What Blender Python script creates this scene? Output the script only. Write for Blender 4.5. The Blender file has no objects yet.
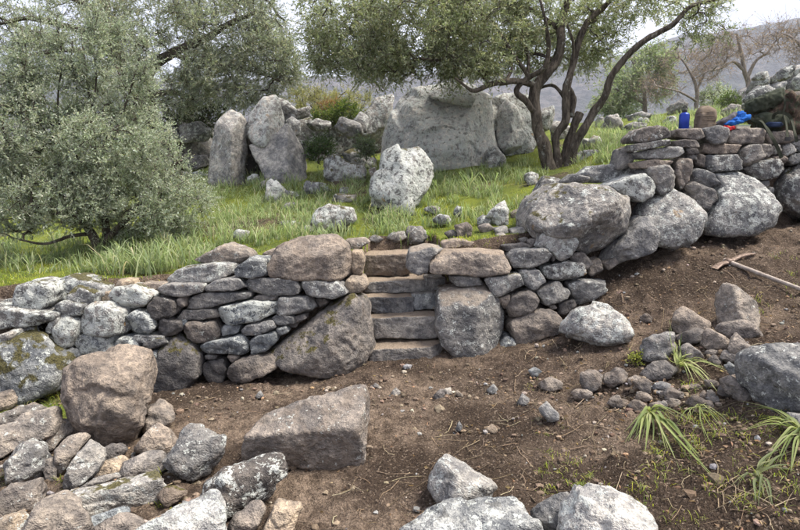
import bpy, bmesh, math, random
import numpy as np
from mathutils import Vector, Matrix

random.seed(7)
RNG = np.random.default_rng(11)
scene = bpy.context.scene
COL = scene.collection

# ------------------------------------------------------------------ camera
FPX, CX, CY = 580.0, 400.0, 265.0          # focal length / centre for an 800 x 530 frame
CAMZ = 1.6
PITCH = math.atan(80 / FPX)
cam_d = bpy.data.cameras.new('camera')
cam_d.sensor_width = 36.0
cam_d.lens = FPX / 800 * 36.0
cam_d.clip_start = 0.05
cam_d.clip_end = 5000
cam = bpy.data.objects.new('camera', cam_d)
cam.location = (0, 0, CAMZ)
cam.rotation_euler = (math.pi / 2 - PITCH, 0, 0)
COL.objects.link(cam)
scene.camera = cam

# ------------------------------------------------------------------ sky, sun, exposure
SUN_ELEV, SUN_AZ = math.radians(60), math.radians(97)   # azimuth clockwise from +Y
world = bpy.data.worlds.new('World')
scene.world = world
world.use_nodes = True
wn = world.node_tree.nodes
wl = world.node_tree.links
wn.clear()
w_out = wn.new('ShaderNodeOutputWorld')
w_bg = wn.new('ShaderNodeBackground')
w_bg.inputs['Strength'].default_value = 0.1
sky = wn.new('ShaderNodeTexSky')
sky.sky_type = 'NISHITA'
sky.sun_disc = False
sky.sun_elevation = SUN_ELEV
sky.sun_rotation = SUN_AZ
sky.dust_density = 3.0
tc = wn.new('ShaderNodeTexCoord')
mp = wn.new('ShaderNodeMapping')
mp.inputs['Scale'].default_value = (1.2, 1.2, 3.0)
nz = wn.new('ShaderNodeTexNoise')
nz.inputs['Scale'].default_value = 2.2
nz.inputs['Detail'].default_value = 6
nz.inputs['Roughness'].default_value = 0.55
cr = wn.new('ShaderNodeValToRGB')
cr.color_ramp.elements[0].position = 0.3
cr.color_ramp.elements[0].color = (2.9, 3.05, 3.8, 1)
cr.color_ramp.elements[1].position = 0.68
cr.color_ramp.elements[1].color = (4.9, 4.95, 5.3, 1)
mx = wn.new('ShaderNodeMixRGB')
mx.inputs['Fac'].default_value = 0.86
wl.new(tc.outputs['Generated'], mp.inputs['Vector'])
wl.new(mp.outputs['Vector'], nz.inputs['Vector'])
wl.new(nz.outputs['Fac'], cr.inputs['Fac'])
wl.new(sky.outputs['Color'], mx.inputs['Color1'])
wl.new(cr.outputs['Color'], mx.inputs['Color2'])
wl.new(mx.outputs['Color'], w_bg.inputs['Color'])
wl.new(w_bg.outputs['Background'], w_out.inputs['Surface'])

sun_d = bpy.data.lights.new('sun', 'SUN')
sun_d.energy = 2.9
sun_d.angle = math.radians(22)
sun_d.color = (1.0, 0.93, 0.82)
sun = bpy.data.objects.new('sun', sun_d)
sv = Vector((math.sin(SUN_AZ) * math.cos(SUN_ELEV), math.cos(SUN_AZ) * math.cos(SUN_ELEV), math.sin(SUN_ELEV)))
sun.rotation_euler = sv.to_track_quat('Z', 'Y').to_euler()
sun.location = sv * 50
COL.objects.link(sun)

scene.view_settings.view_transform = 'Standard'
scene.view_settings.look = 'None'
scene.view_settings.exposure = 1.62
scene.view_settings.gamma = 1.0
scene.view_settings.use_curve_mapping = False

scene.cycles.max_bounces = 5
scene.cycles.diffuse_bounces = 2
scene.cycles.glossy_bounces = 1
scene.cycles.transmission_bounces = 3
scene.cycles.volume_bounces = 0
scene.cycles.use_adaptive_sampling = True
scene.cycles.adaptive_threshold = 0.05
scene.cycles.use_denoising = True
scene.render.use_persistent_data = False

# ------------------------------------------------------------------ helpers
SP, CP = math.sin(PITCH), math.cos(PITCH)

def ray(px, py):
    u = (px - CX) / FPX
    v = (CY - py) / FPX
    return np.array([u, CP + v * SP, -SP + v * CP])

def at(px, py, Y):
    d = ray(px, py)
    t = Y / d[1]
    return np.array([d[0] * t, Y, CAMZ + d[2] * t])

def _hash(ix, iy, iz):
    h = (ix * 374761393 + iy * 668265263 + iz * 2147483647 + 1013904223) & 0xFFFFFFFF
    h = ((h ^ (h >> 13)) * 1274126177) & 0xFFFFFFFF
    h = (h ^ (h >> 16)) & 0xFFFFFFFF
    return h

def noise3(p):
    p = np.asarray(p, float)
    i = np.floor(p).astype(np.int64)
    f = p - i
    w = f * f * f * (f * (f * 6 - 15) + 10)
    r = np.zeros(len(p))
    for dx in (0, 1):
        for dy in (0, 1):
            for dz in (0, 1):
                h = _hash(i[:, 0] + dx, i[:, 1] + dy, i[:, 2] + dz)
                a = (h & 1023) / 1023 * 6.2831853
                z = ((h >> 10) & 1023) / 511.5 - 1
                s = np.sqrt(np.maximum(0, 1 - z * z))
                g = (np.cos(a) * s) * (f[:, 0] - dx) + (np.sin(a) * s) * (f[:, 1] - dy) + z * (f[:, 2] - dz)
                ww = (w[:, 0] if dx else 1 - w[:, 0]) * (w[:, 1] if dy else 1 - w[:, 1]) * (w[:, 2] if dz else 1 - w[:, 2])
                r += g * ww
    return r * 1.6

def fbm(p, octv=4, lac=2.1, gain=0.5):
    a, s, r = 1.0, 1.0, 0
    for k in range(octv):
        r = r + a * noise3(np.asarray(p) * s + k * 17.3)
        a *= gain
        s *= lac
    return r

def fbm2(x, y, sc, octv=4, seed=0.0):
    p = np.stack([np.ravel(x) * sc, np.ravel(y) * sc, np.full(np.size(x), seed)], 1)
    return fbm(p, octv).reshape(np.shape(x))

def sstep(a, b, x):
    t = np.clip((x - a) / (b - a), 0, 1)
    return t * t * (3 - 2 * t)

def mesh_np(name, V, F, smooth=True, colors=None):
    """V (n,3); F (m,k) with one k for all faces."""
    me = bpy.data.meshes.new(name)
    V = np.asarray(V, np.float32)
    F = np.asarray(F, np.int32)
    n, k = F.shape
    me.vertices.add(len(V))
    me.vertices.foreach_set('co', V.ravel())
    me.loops.add(n * k)
    me.loops.foreach_set('vertex_index', F.ravel())
    me.polygons.add(n)
    me.polygons.foreach_set('loop_start', np.arange(0, n * k, k, dtype=np.int32))
    me.polygons.foreach_set('loop_total', np.full(n, k, np.int32))
    me.polygons.foreach_set('use_smooth', np.full(n, smooth))
    me.update(calc_edges=True)
    if colors is not None:
        at_ = me.color_attributes.new('tint', 'FLOAT_COLOR', 'POINT')
        c = np.ones((len(V), 4), np.float32)
        c[:, :3] = colors
        at_.data.foreach_set('color', c.ravel())
    return me

def link(name, me, mat=None, parent=None, loc=None):
    o = bpy.data.objects.new(name, me)
    COL.objects.link(o)
    if mat is not None and len(me.materials) == 0:
        me.materials.append(mat)
    if loc is not None:
        o.location = loc
    if parent is not None:
        o.parent = parent
    return o

def tag(o, label=None, cat=None, group=None, kind=None):
    if label: o['label'] = label
    if cat: o['category'] = cat
    if group: o['group'] = group
    if kind: o['kind'] = kind
    return o

def thing(name, label, cat, loc=(0, 0, 0), group=None):
    o = bpy.data.objects.new(name, None)
    COL.objects.link(o)
    o.location = loc
    o.empty_display_size = 0.1
    return tag(o, label, cat, group)

# ------------------------------------------------------------------ materials
def new_mat(name):
    m = bpy.data.materials.new(name)
    m.use_nodes = True
    nt = m.node_tree
    nt.nodes.clear()
    out = nt.nodes.new('ShaderNodeOutputMaterial')
    bs = nt.nodes.new('ShaderNodeBsdfPrincipled')
    nt.links.new(bs.outputs[0], out.inputs['Surface'])
    return m, nt, bs, out

class NB:
    """tiny node builder"""
    def __init__(s, nt):
        s.nt = nt
    def n(s, t, **kw):
        nd = s.nt.nodes.new(t)
        for k, v in kw.items():
            setattr(nd, k, v)
        return nd
    def l(s, a, b):
        s.nt.links.new(a, b)
    def setin(s, sock, v):
        if hasattr(v, 'node'):
            s.l(v, sock)
        else:
            sock.default_value = v
    def math(s, op, a, b=0.0, c=None, clamp=False):
        nd = s.n('ShaderNodeMath', operation=op, use_clamp=clamp)
        s.setin(nd.inputs[0], a)
        s.setin(nd.inputs[1], b)
        if c is not None: s.setin(nd.inputs[2], c)
        return nd.outputs[0]
    def mix(s, f, a, b, bt='MIX'):
        nd = s.n('ShaderNodeMixRGB', blend_type=bt)
        s.setin(nd.inputs[0], f)
        s.setin(nd.inputs[1], a if hasattr(a, 'node') else (*a, 1))
        s.setin(nd.inputs[2], b if hasattr(b, 'node') else (*b, 1))
        return nd.outputs[0]
    def noise(s, vec, sc, det=4, rough=0.55, dist=0.0):
        nd = s.n('ShaderNodeTexNoise')
        if vec is not None: s.l(vec, nd.inputs['Vector'])
        nd.inputs['Scale'].default_value = sc
        nd.inputs['Detail'].default_value = det
        nd.inputs['Roughness'].default_value = rough
        nd.inputs['Distortion'].default_value = dist
        return nd.outputs['Fac']
    def voro(s, vec, sc, feat='F1', out='Distance'):
        nd = s.n('ShaderNodeTexVoronoi', feature=feat)
        if vec is not None: s.l(vec, nd.inputs['Vector'])
        nd.inputs['Scale'].default_value = sc
        return nd.outputs[out]
    def ramp(s, f, lo, hi, a=0.0, b=1.0):
        nd = s.n('ShaderNodeMapRange', clamp=True, interpolation_type='SMOOTHSTEP')
        s.setin(nd.inputs['Value'], f)
        s.setin(nd.inputs['From Min'], lo)
        s.setin(nd.inputs['From Max'], hi)
        s.setin(nd.inputs['To Min'], a)
        s.setin(nd.inputs['To Max'], b)
        return nd.outputs['Result']
    def oattr(s, name):
        nd = s.n('ShaderNodeAttribute', attribute_type='OBJECT', attribute_name=name)
        return nd.outputs['Fac']
    def vattr(s, name):
        nd = s.n('ShaderNodeAttribute', attribute_type='GEOMETRY', attribute_name=name)
        return nd
    def bump(s, h, strength, dist, prev=None):
        nd = s.n('ShaderNodeBump')
        nd.inputs['Strength'].default_value = strength
        nd.inputs['Distance'].default_value = dist
        s.l(h, nd.inputs['Height'])
        if prev is not None: s.l(prev, nd.inputs['Normal'])
        return nd.outputs[0]

def make_rock_mat():
    m, nt, bs, out = new_mat('rock')
    b = NB(nt)
    oi = b.n('ShaderNodeObjectInfo')
    tcn = b.n('ShaderNodeTexCoord')
    off = b.n('ShaderNodeVectorMath', operation='MULTIPLY_ADD')
    b.l(oi.outputs['Random'], off.inputs[0])
    off.inputs[1].default_value = (37, 61, 23)
    b.l(tcn.outputs['Object'], off.inputs[2])
    P = off.outputs[0]
    base = oi.outputs['Color']
    big = b.noise(P, 4.5, 3, 0.6)
    mid = b.noise(P, 19, 4, 0.68)
    fine = b.noise(P, 85, 2, 0.7)
    c = b.mix(b.ramp(big, 0.3, 0.7), b.mix(1.0, base, (0.62, 0.63, 0.66), 'MULTIPLY'), b.mix(1.0, base, (1.34, 1.3, 1.24), 'MULTIPLY'))
    c = b.mix(b.ramp(mid, 0.36, 0.64), b.mix(1.0, c, (0.66, 0.66, 0.68), 'MULTIPLY'), b.mix(1.0, c, (1.22, 1.2, 1.17), 'MULTIPLY'))
    c = b.mix(b.ramp(fine, 0.35, 0.65, 0.0, 0.75), b.mix(1.0, c, (0.8, 0.8, 0.8), 'MULTIPLY'), b.mix(1.0, c, (1.22, 1.2, 1.18), 'MULTIPLY'))
    # earth staining (freshly dug stones)
    soil = b.oattr('soil')
    sn = b.noise(P, 7.3, 3, 0.62)
    sf = b.math('MULTIPLY', b.ramp(b.math('ADD', sn, b.math('MULTIPLY_ADD', soil, 0.5, -0.25)), 0.42, 0.62), b.math('MULTIPLY', soil, 1.1, clamp=True))
    c = b.mix(sf, c, b.mix(mid, (0.105, 0.083, 0.067), (0.25, 0.2, 0.16)))
    # crusty pale lichen: sharp-edged patches
    lich = b.oattr('lichen')
    ln = b.noise(P, 15, 5, 0.7)
    lsum = b.math('ADD', b.math('MULTIPLY', ln, 0.72), b.math('MULTIPLY', fine, 0.28))
    thr = b.math('MULTIPLY_ADD', lich, -0.24, 0.635)
    lf = b.ramp(lsum, thr, b.math('ADD', thr, 0.035))
    lf = b.math('MULTIPLY', lf, b.math('GREATER_THAN', lich, 0.01))
    lc = b.mix(big, (0.36, 0.39, 0.36), (0.56, 0.56, 0.54))
    lc = b.mix(b.ramp(fine, 0.45, 0.75, 0, 0.5), lc, (0.33, 0.34, 0.32))
    c = b.mix(b.math('MULTIPLY', lf, 0.88), c, lc)
    # dark crust and the odd orange patch
    dn = b.noise(P, 11.7, 4, 0.68)
    df = b.math('MULTIPLY', b.ramp(dn, 0.585, 0.63), b.math('MULTIPLY_ADD', lich, 0.6, 0.22, clamp=True))
    c = b.mix(df, c, (0.07, 0.066, 0.06))
    on = b.noise(P, 6.1, 3, 0.6)
    of = b.math('MULTIPLY', b.ramp(on, 0.69, 0.72), b.math('MULTIPLY', lich, 0.8))
    c = b.mix(of, c, (0.33, 0.19, 0.05))
    # moss on upward faces
    geo = b.n('ShaderNodeNewGeometry')
    sx = b.n('ShaderNodeSeparateXYZ')
    b.l(geo.outputs['Normal'], sx.inputs[0])
    moss = b.oattr('moss')
    mn = b.noise(P, 8.5, 4, 0.62)
    mf = b.math('ADD', b.math('MULTIPLY_ADD', sx.outputs[2], 0.22, mn), b.math('MULTIPLY_ADD', moss, 0.3, -0.3))
    mf = b.math('MULTIPLY', b.ramp(mf, 0.52, 0.6), b.math('GREATER_THAN', moss, 0.01))
    mc = b.mix(b.ramp(fine, .3, .7), (0.03, 0.027, 0.012), (0.105, 0.092, 0.03))
    c = b.mix(b.math('MULTIPLY', mf, 0.93), c, mc)
    # trodden earth lying on flat tops
    dust = b.oattr('dust')
    dsn = mid
    du = b.math('MULTIPLY', b.ramp(b.math('MULTIPLY_ADD', dsn, 0.5, sx.outputs[2]), 0.85, 1.12), dust)
    c = b.mix(du, c, b.mix(fine, (0.17, 0.13, 0.095), (0.33, 0.265, 0.205)))
    b.l(c, bs.inputs['Base Color'])
    bs.inputs['Roughness'].default_value = 0.93
    bs.inputs['Specular IOR Level'].default_value = 0.18
    h = b.math('ADD', b.math('MULTIPLY', mid, 0.9), b.math('MULTIPLY', big, 1.0))
    h = b.math('MULTIPLY_ADD', fine, 0.22, h)
    b.l(b.bump(h, 0.9, 0.045), bs.inputs['Normal'])
    return m

def make_ground_mat():
    m, nt, bs, out = new_mat('earth')
    b = NB(nt)
    tcn = b.n('ShaderNodeTexCoord')
    P = tcn.outputs['Object']
    va = b.vattr('tint')
    sp = b.n('ShaderNodeSeparateColor')
    b.l(va.outputs['Color'], sp.inputs[0])
    grass, humus, far = sp.outputs[0], sp.outputs[1], sp.outputs[2]
    n1 = b.noise(P, 1.7, 4, 0.6)
    n2 = b.noise(P, 12, 5, 0.7)
    n3 = b.noise(P, 75, 3, 0.7)
    c = b.mix(b.ramp(n1, 0.32, 0.68), (0.095, 0.073, 0.058), (0.235, 0.186, 0.145))
    c = b.mix(b.ramp(n2, 0.36, 0.66), b.mix(1.0, c, (0.55, 0.53, 0.52), 'MULTIPLY'), b.mix(1.0, c, (1.26, 1.24, 1.22), 'MULTIPLY'))
    hum = b.ramp(b.math('MULTIPLY_ADD', b.math('SUBTRACT', n2, 0.5), 0.9, humus), 0.32, 0.7)
    c = b.mix(b.math('MULTIPLY', hum, 0.86), c, b.mix(n3, (0.026, 0.02, 0.016), (0.075, 0.054, 0.04)))
    c = b.mix(b.ramp(n3, 0.35, 0.68), b.mix(1.0, c, (0.62, 0.6, 0.6), 'MULTIPLY'), b.mix(1.0, c, (1.28, 1.25, 1.22), 'MULTIPLY'))
    gr = b.voro(P, 110, out='Color')
    gs = b.n('ShaderNodeSeparateColor')
    b.l(gr, gs.inputs[0])
    c = b.mix(b.math('MULTIPLY', b.math('GREATER_THAN', gs.outputs[0], 0.93), 0.6), c, (0.28, 0.22, 0.17))
    gcol = b.mix(b.ramp(n1, 0.3, 0.7), (0.09, 0.12, 0.035), (0.21, 0.245, 0.04))
    gcol = b.mix(b.ramp(n2, 0.45, 0.75, 0, 0.45), gcol, (0.10, 0.085, 0.035))
    c = b.mix(b.ramp(b.math('MULTIPLY_ADD', b.math('SUBTRACT', n2, 0.5), 0.7, grass), 0.35, 0.6), c, gcol)
    farc = b.mix(b.noise(P, 0.02, 6, 0.7), (0.05, 0.06, 0.03), (0.10, 0.095, 0.06))
    c = b.mix(far, c, farc)
    b.l(c, bs.inputs['Base Color'])
    bs.inputs['Roughness'].default_value = 0.97
    bs.inputs['Specular IOR Level'].default_value = 0.1
    b.l(b.bump(b.math('MULTIPLY_ADD', n3, 0.4, n2), 1.0, 0.075), bs.inputs['Normal'])
    return m

def make_leaf_mat(name, transl=0.35, rough=0.6, spec=0.3):
    m, nt, bs, out = new_mat(name)
    b = NB(nt)
    va = b.vattr('tint')
    b.l(va.outputs['Color'], bs.inputs['Base Color'])
    bs.inputs['Roughness'].default_value = rough
    bs.inputs['Specular IOR Level'].default_value = spec
    tr = b.n('ShaderNodeBsdfTranslucent')
    b.l(b.mix(1.0, va.outputs['Color'], (1.1, 1.18, 0.8), 'MULTIPLY'), tr.inputs['Color'])
    mxs = b.n('ShaderNodeMixShader')
    mxs.inputs[0].default_value = transl
    b.l(bs.outputs[0], mxs.inputs[1])
    b.l(tr.outputs[0], mxs.inputs[2])
    b.l(mxs.outputs[0], out.inputs['Surface'])
    return m

def make_bark_mat(name, c0, c1, sc=1.0):
    m, nt, bs, out = new_mat(name)
    b = NB(nt)
    tcn = b.n('ShaderNodeTexCoord')
    mpn = b.n('ShaderNodeMapping')
    mpn.inputs['Scale'].default_value = (1, 1, 0.3)
    b.l(tcn.outputs['Object'], mpn.inputs['Vector'])
    n1 = b.noise(mpn.outputs[0], 22 * sc, 6, 0.7, 0.5)
    n2 = b.noise(tcn.outputs['Object'], 9 * sc, 5, 0.65)
    c = b.mix(b.ramp(n1, 0.35, 0.65), c0, c1)
    c = b.mix(b.ramp(n2, 0.6, 0.68, 0, 0.6), c, (0.30, 0.31, 0.28))
    b.l(c, bs.inputs['Base Color'])
    bs.inputs['Roughness'].default_value = 0.95
    bs.inputs['Specular IOR Level'].default_value = 0.15
    b.l(b.bump(n1, 0.9, 0.03), bs.inputs['Normal'])
    return m

def make_tint_mat(name, rough=0.9, spec=0.15):
    m, nt, bs, out = new_mat(name)
    b = NB(nt)
    va = b.vattr('tint')
    tcn = b.n('ShaderNodeTexCoord')
    n1 = b.noise(tcn.outputs['Object'], 60, 4, 0.7)
    c = b.mix(b.ramp(n1, 0.3, 0.7), b.mix(1.0, va.outputs['Color'], (0.65, 0.65, 0.65), 'MULTIPLY'), b.mix(1.0, va.outputs['Color'], (1.25, 1.25, 1.25), 'MULTIPLY'))
    b.l(c, bs.inputs['Base Color'])
    bs.inputs['Roughness'].default_value = rough
    bs.inputs['Specular IOR Level'].default_value = spec
    b.l(b.bump(n1, 0.6, 0.01), bs.inputs['Normal'])
    return m

def make_plain_mat(name, c0, c1, sc=30, rough=0.8, metal=0.0, spec=0.3, bump=0.4, bd=0.006):
    m, nt, bs, out = new_mat(name)
    b = NB(nt)
    tcn = b.n('ShaderNodeTexCoord')
    n1 = b.noise(tcn.outputs['Object'], sc, 5, 0.65)
    b.l(b.mix(b.ramp(n1, 0.35, 0.65), c0, c1), bs.inputs['Base Color'])
    bs.inputs['Roughness'].default_value = rough
    bs.inputs['Metallic'].default_value = metal
    bs.inputs['Specular IOR Level'].default_value = spec
    b.l(b.bump(n1, bump, bd), bs.inputs['Normal'])
    return m

def make_hill_mat():
    m, nt, bs, out = new_mat('hill_scrub')
    b = NB(nt)
    tcn = b.n('ShaderNodeTexCoord')
    n1 = b.noise(tcn.outputs['Object'], 0.012, 8, 0.65)
    n2 = b.noise(tcn.outputs['Object'], 0.09, 6, 0.75)
    c = b.mix(b.ramp(n1, 0.35, 0.62), (0.025, 0.035, 0.025), (0.07, 0.068, 0.06))
    c = b.mix(b.ramp(n2, 0.4, 0.6), b.mix(1.0, c, (0.3, 0.36, 0.34), 'MULTIPLY'), b.mix(1.0, c, (1.9, 1.7, 1.7), 'MULTIPLY'))
    b.l(c, bs.inputs['Base Color'])
    bs.inputs['Roughness'].default_value = 1.0
    b.l(b.bump(n2, 1.0, 9.0), bs.inputs['Normal'])
    return m

ROCK = make_rock_mat()
EARTH = make_ground_mat()
LEAF = make_leaf_mat('olive_leaf', 0.45, 0.55, 0.35)
GRASS = make_leaf_mat('grass_blade', 0.5, 0.6, 0.25)
BARK = make_bark_mat('olive_bark', (0.035, 0.028, 0.022), (0.125, 0.105, 0.085))
BARK_GREY = make_bark_mat('grey_bark', (0.17, 0.145, 0.13), (0.34, 0.29, 0.26))
PEBBLE = make_tint_mat('pebble')
TWIG = make_tint_mat('dry_twig')
HILL = make_hill_mat()

# ------------------------------------------------------------------ terrain
def face_Y(px):
    return np.interp(px, [-60, 0, 100, 200, 300, 370, 440, 520, 600, 640, 700, 760, 800, 860],
                     [4.5, 4.6, 4.75, 4.9, 4.95, 5.0, 5.15, 5.2, 5.4, 5.6, 5.85, 6.1, 6.3, 6.6])

class RBF:
    def __init__(s, pts):
        P = np.array(pts, float)
        s.c = P[:, :2]
        n = len(P)
        A = np.zeros((n + 3, n + 3))
        d = np.linalg.norm(s.c[:, None] - s.c[None], axis=2)
        A[:n, :n] = -d + np.eye(n) * 0.15
        A[:n, n] = 1
        A[:n, n + 1:] = s.c
        A[n:, :n] = A[:n, n:].T
        b_ = np.concatenate([P[:, 2], np.zeros(3)])
        s.w = np.linalg.solve(A, b_)
    def __call__(s, x, y):
        x = np.asarray(x, float); y = np.asarray(y, float)
        sh = x.shape
        q = np.stack([x.ravel(), y.ravel()], 1)
        out = np.zeros(len(q))
        n = len(s.c)
        for i in range(n):
            out -= s.w[i] * np.sqrt((q[:, 0] - s.c[i, 0]) ** 2 + (q[:, 1] - s.c[i, 1]) ** 2 + 0.04)
        out += s.w[n] + q @ s.w[n + 1:]
        return out.reshape(sh)

front_px = [(-150, 400, 4.4), (0, 398, 4.55), (100, 396, 4.7), (200, 386, 4.85), (300, 374, 4.95), (400, 358, 5.05), (440, 352, 5.1),
            (520, 345, 5.15), (560, 326, 5.3), (600, 292, 5.42), (620, 262, 5.6), (660, 249, 5.75), (700, 241, 5.9),
            (760, 234, 6.1), (800, 220, 6.4), (900, 215, 6.9),
            (0, 530, 2.6), (200, 530, 2.7), (400, 530, 2.72), (600, 530, 2.52), (800, 530, 2.18),
            (800, 400, 3.15), (800, 291, 5.0), (720, 266, 5.4), (600, 400, 3.85), (400, 430, 3.75), (200, 440, 3.7), (0, 450, 3.6),
            (640, 340, 4.6), (700, 300, 5.0), (560, 350, 4.85), (480, 380, 4.5)]
ZF = RBF([at(*p) for p in front_px] + [np.array([-3, 0, 0.0]), np.array([0, 0, 0.0]), np.array([3, 0, 0.5]), np.array([7, 3, 1.4]), np.array([-7, 3, -0.1])])
back_px = [(-150, 275, 5.2), (0, 278, 5.2), (60, 272, 5.3), (150, 268, 5.45), (250, 248, 5.6), (350, 243, 5.7), (450, 238, 5.9), (520, 226, 6.2),
           (600, 168, 7.2), (640, 142, 7.0), (680, 131, 6.7), (740, 131, 6.9), (800, 128, 7.2), (680, 126, 8.3),
           (620, 133, 10), (555, 172, 8.6), (430, 192, 8.0), (430, 166, 10), (500, 166, 9.6), (260, 178, 9.4), (260, 212, 7.4), (350, 212, 7.4), (350, 180, 9.3),
           (60, 246, 7.0), (0, 240, 9), (60, 205, 12), (750, 112, 9.5), (800, 100, 12), (860, 98, 10), (500, 142, 15), (640, 116, 17), (330, 142, 14), (200, 160, 13)]
ZB = RBF([at(*p) for p in back_px] + [np.array([-12, 20, 2.6]), np.array([0, 24, 3.4]), np.array([12, 24, 4.6]), np.array([-10, 7, 0.6]), np.array([10, 9, 3.2])])

# wall line in plan
_wp = []
for px_ in range(-160, 900, 20):
    py_ = float(np.interp(px_, [-160, 0, 370, 440, 600, 700, 800, 900], [330, 330, 310, 300, 250, 190, 180, 170]))
    _wp.append(at(px_, py_, float(face_Y(px_)))[:2])
_wp = np.array(_wp)
_o = np.argsort(_wp[:, 0])
_wp = _wp[_o]
def wall_y(x):
    return np.interp(x, _wp[:, 0], _wp[:, 1])
SX0, SX1 = at(368, 300, 5.2)[0], at(436, 300, 5.2)[0]

def ground_z(x, y, detail=True):
    x = np.asarray(x, float); y = np.asarray(y, float)
    zf = ZF(x, np.minimum(y, 7.0))
    ylim = np.clip(y, 4.6, 22)
    zb = ZB(np.clip(x, -14, 14), ylim)
    yw = wall_y(x) + 0.16
    inst = sstep(SX0 - 0.12, SX0 - 0.02, x) * (1 - sstep(SX1 + 0.02, SX1 + 0.12, x))
    yw = yw + inst * 0.78
    zb = zb - 0.03
    t = sstep(0, 0.2, y - yw)
    zf = zf - 0.015 * sstep(-0.45, -0.1, y - yw)
    if detail:
        zf = zf + fbm2(x, y, 1.6, 3, 3.1) * 0.03 + fbm2(x, y, 7.0, 4, 5.2) * 0.016 + np.maximum(0, fbm2(x, y, 17.0, 3, 9.2)) * 0.026
        rough = sstep(0.2, 1.6, x + (3.6 - y) * 0.4)
        zf = zf + rough * (fbm2(x, y, 5.0, 4, 1.2) * 0.03 + np.maximum(0, fbm2(x, y, 13, 3, 7.7)) * 0.022)
        zb = zb + fbm2(x, y, 0.9, 4, 2.7) * 0.06
    z = zf * (1 - t) + zb * t
    # the hillside drops into the valley beyond the boulders
    far = sstep(22, 110, np.hypot(x * 0.8, y))
    z = z * (1 - far) + (-14.0) * far
    return z

def ground_hit(px, py, y0=1.2, y1=30):
    d = ray(px, py)
    ys = np.concatenate([np.arange(y0, 8, 0.02), np.arange(8, y1, 0.1)])
    t = ys / d[1]
    X = d[0] * t
    Z = CAMZ + d[2] * t
    g = ground_z(X, ys, False)
    below = np.nonzero(Z < g)[0]
    if len(below) == 0:
        return at(px, py, 12.0)
    k = below[0]
    return np.array([X[k], ys[k], g[k]])

def build_ground():
    def axis(a, b, st, far, grow=1.18):
        core = list(np.arange(a, b, st))
        s, v, hi = st, core[-1], []
        while v < far:
            s *= grow; v += s; hi.append(min(v, far))
        s, v, lo = st, core[0], []
        while v > -far:
            s *= grow; v -= s; lo.append(max(v, -far))
        return np.array(sorted(set(lo)) + core + hi)
    xs = axis(-3.9, 4.7, 0.024, 1000)
    ys1 = list(np.arange(1.4, 6.7, 0.024))
    s, v = 0.024, ys1[-1]
    while v < 980:
        s = min(s * 1.06, 60) ; v += s; ys1.append(v)
    lo, s, v = [], 0.024, 1.4
    while v > -40:
        s *= 1.25; v -= s; lo.append(v)
    ys = np.array(sorted(lo) + ys1)
    X, Y = np.meshgrid(xs, ys)
    Z = ground_z(X, Y)
    nx, ny = len(xs), len(ys)
    idx = np.arange(nx * ny).reshape(ny, nx)
    F = np.stack([idx[:-1, :-1], idx[:-1, 1:], idx[1:, 1:], idx[1:, :-1]], -1).reshape(-1, 4)
    inst = sstep(SX0 - 0.12, SX0 - 0.02, X) * (1 - sstep(SX1 + 0.02, SX1 + 0.12, X))
    back = sstep(0.24, 0.36, Y - wall_y(X) - 0.1 - inst * 0.78)
    grass = back * np.clip(0.75 + fbm2(X, Y, 0.8, 3, 4.0) * 0.5, 0, 1)
    # a little grass under the left wall; weeds at lower right
    gl = np.exp(-(((X + 2.75) / 0.45) ** 2 + ((Y - 4.25) / 0.35) ** 2))
    grass = np.maximum(grass, gl * 0.8)
    gr = sstep(0.7, 1.9, X) * (1 - back) * (1 - sstep(3.1, 3.9, Y)) * np.clip(0.25 + fbm2(X, Y, 2.2, 3, 8.0) * 0.6, 0, 0.55)
    grass = np.maximum(grass, gr * 0.45)
    hum = np.clip(0.34 + fbm2(X, Y, 1.1, 4, 6.0) * 0.65, 0, 1)
    hum += 0.5 * sstep(0.35, 1.5, X - (Y - 2.4) * 0.35) * (1 - sstep(3.2, 4.4, Y))
    hum += 0.42 * np.exp(-(((X - 2.2) / 1.1) ** 2 + ((Y - 5.45) / 0.5) ** 2))
    hum += 0.5 * np.exp(-(((X + 1.75) / 0.5) ** 2 + ((Y - 4.7) / 0.28) ** 2))
    hum -= 0.35 * np.exp(-(((X + 0.75) / 0.75) ** 2 + ((Y - 4.25) / 0.55) ** 2))
    farm = sstep(25, 60, np.hypot(X, Y))
    colr = np.stack([grass, np.clip(hum, 0, 1), farm], -1).reshape(-1, 3)
    me = mesh_np('ground', np.stack([X, Y, Z], -1).reshape(-1, 3), F, True, colr)
    o = link('ground', me, EARTH)
    tag(o, kind='structure')
build_ground()

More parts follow.
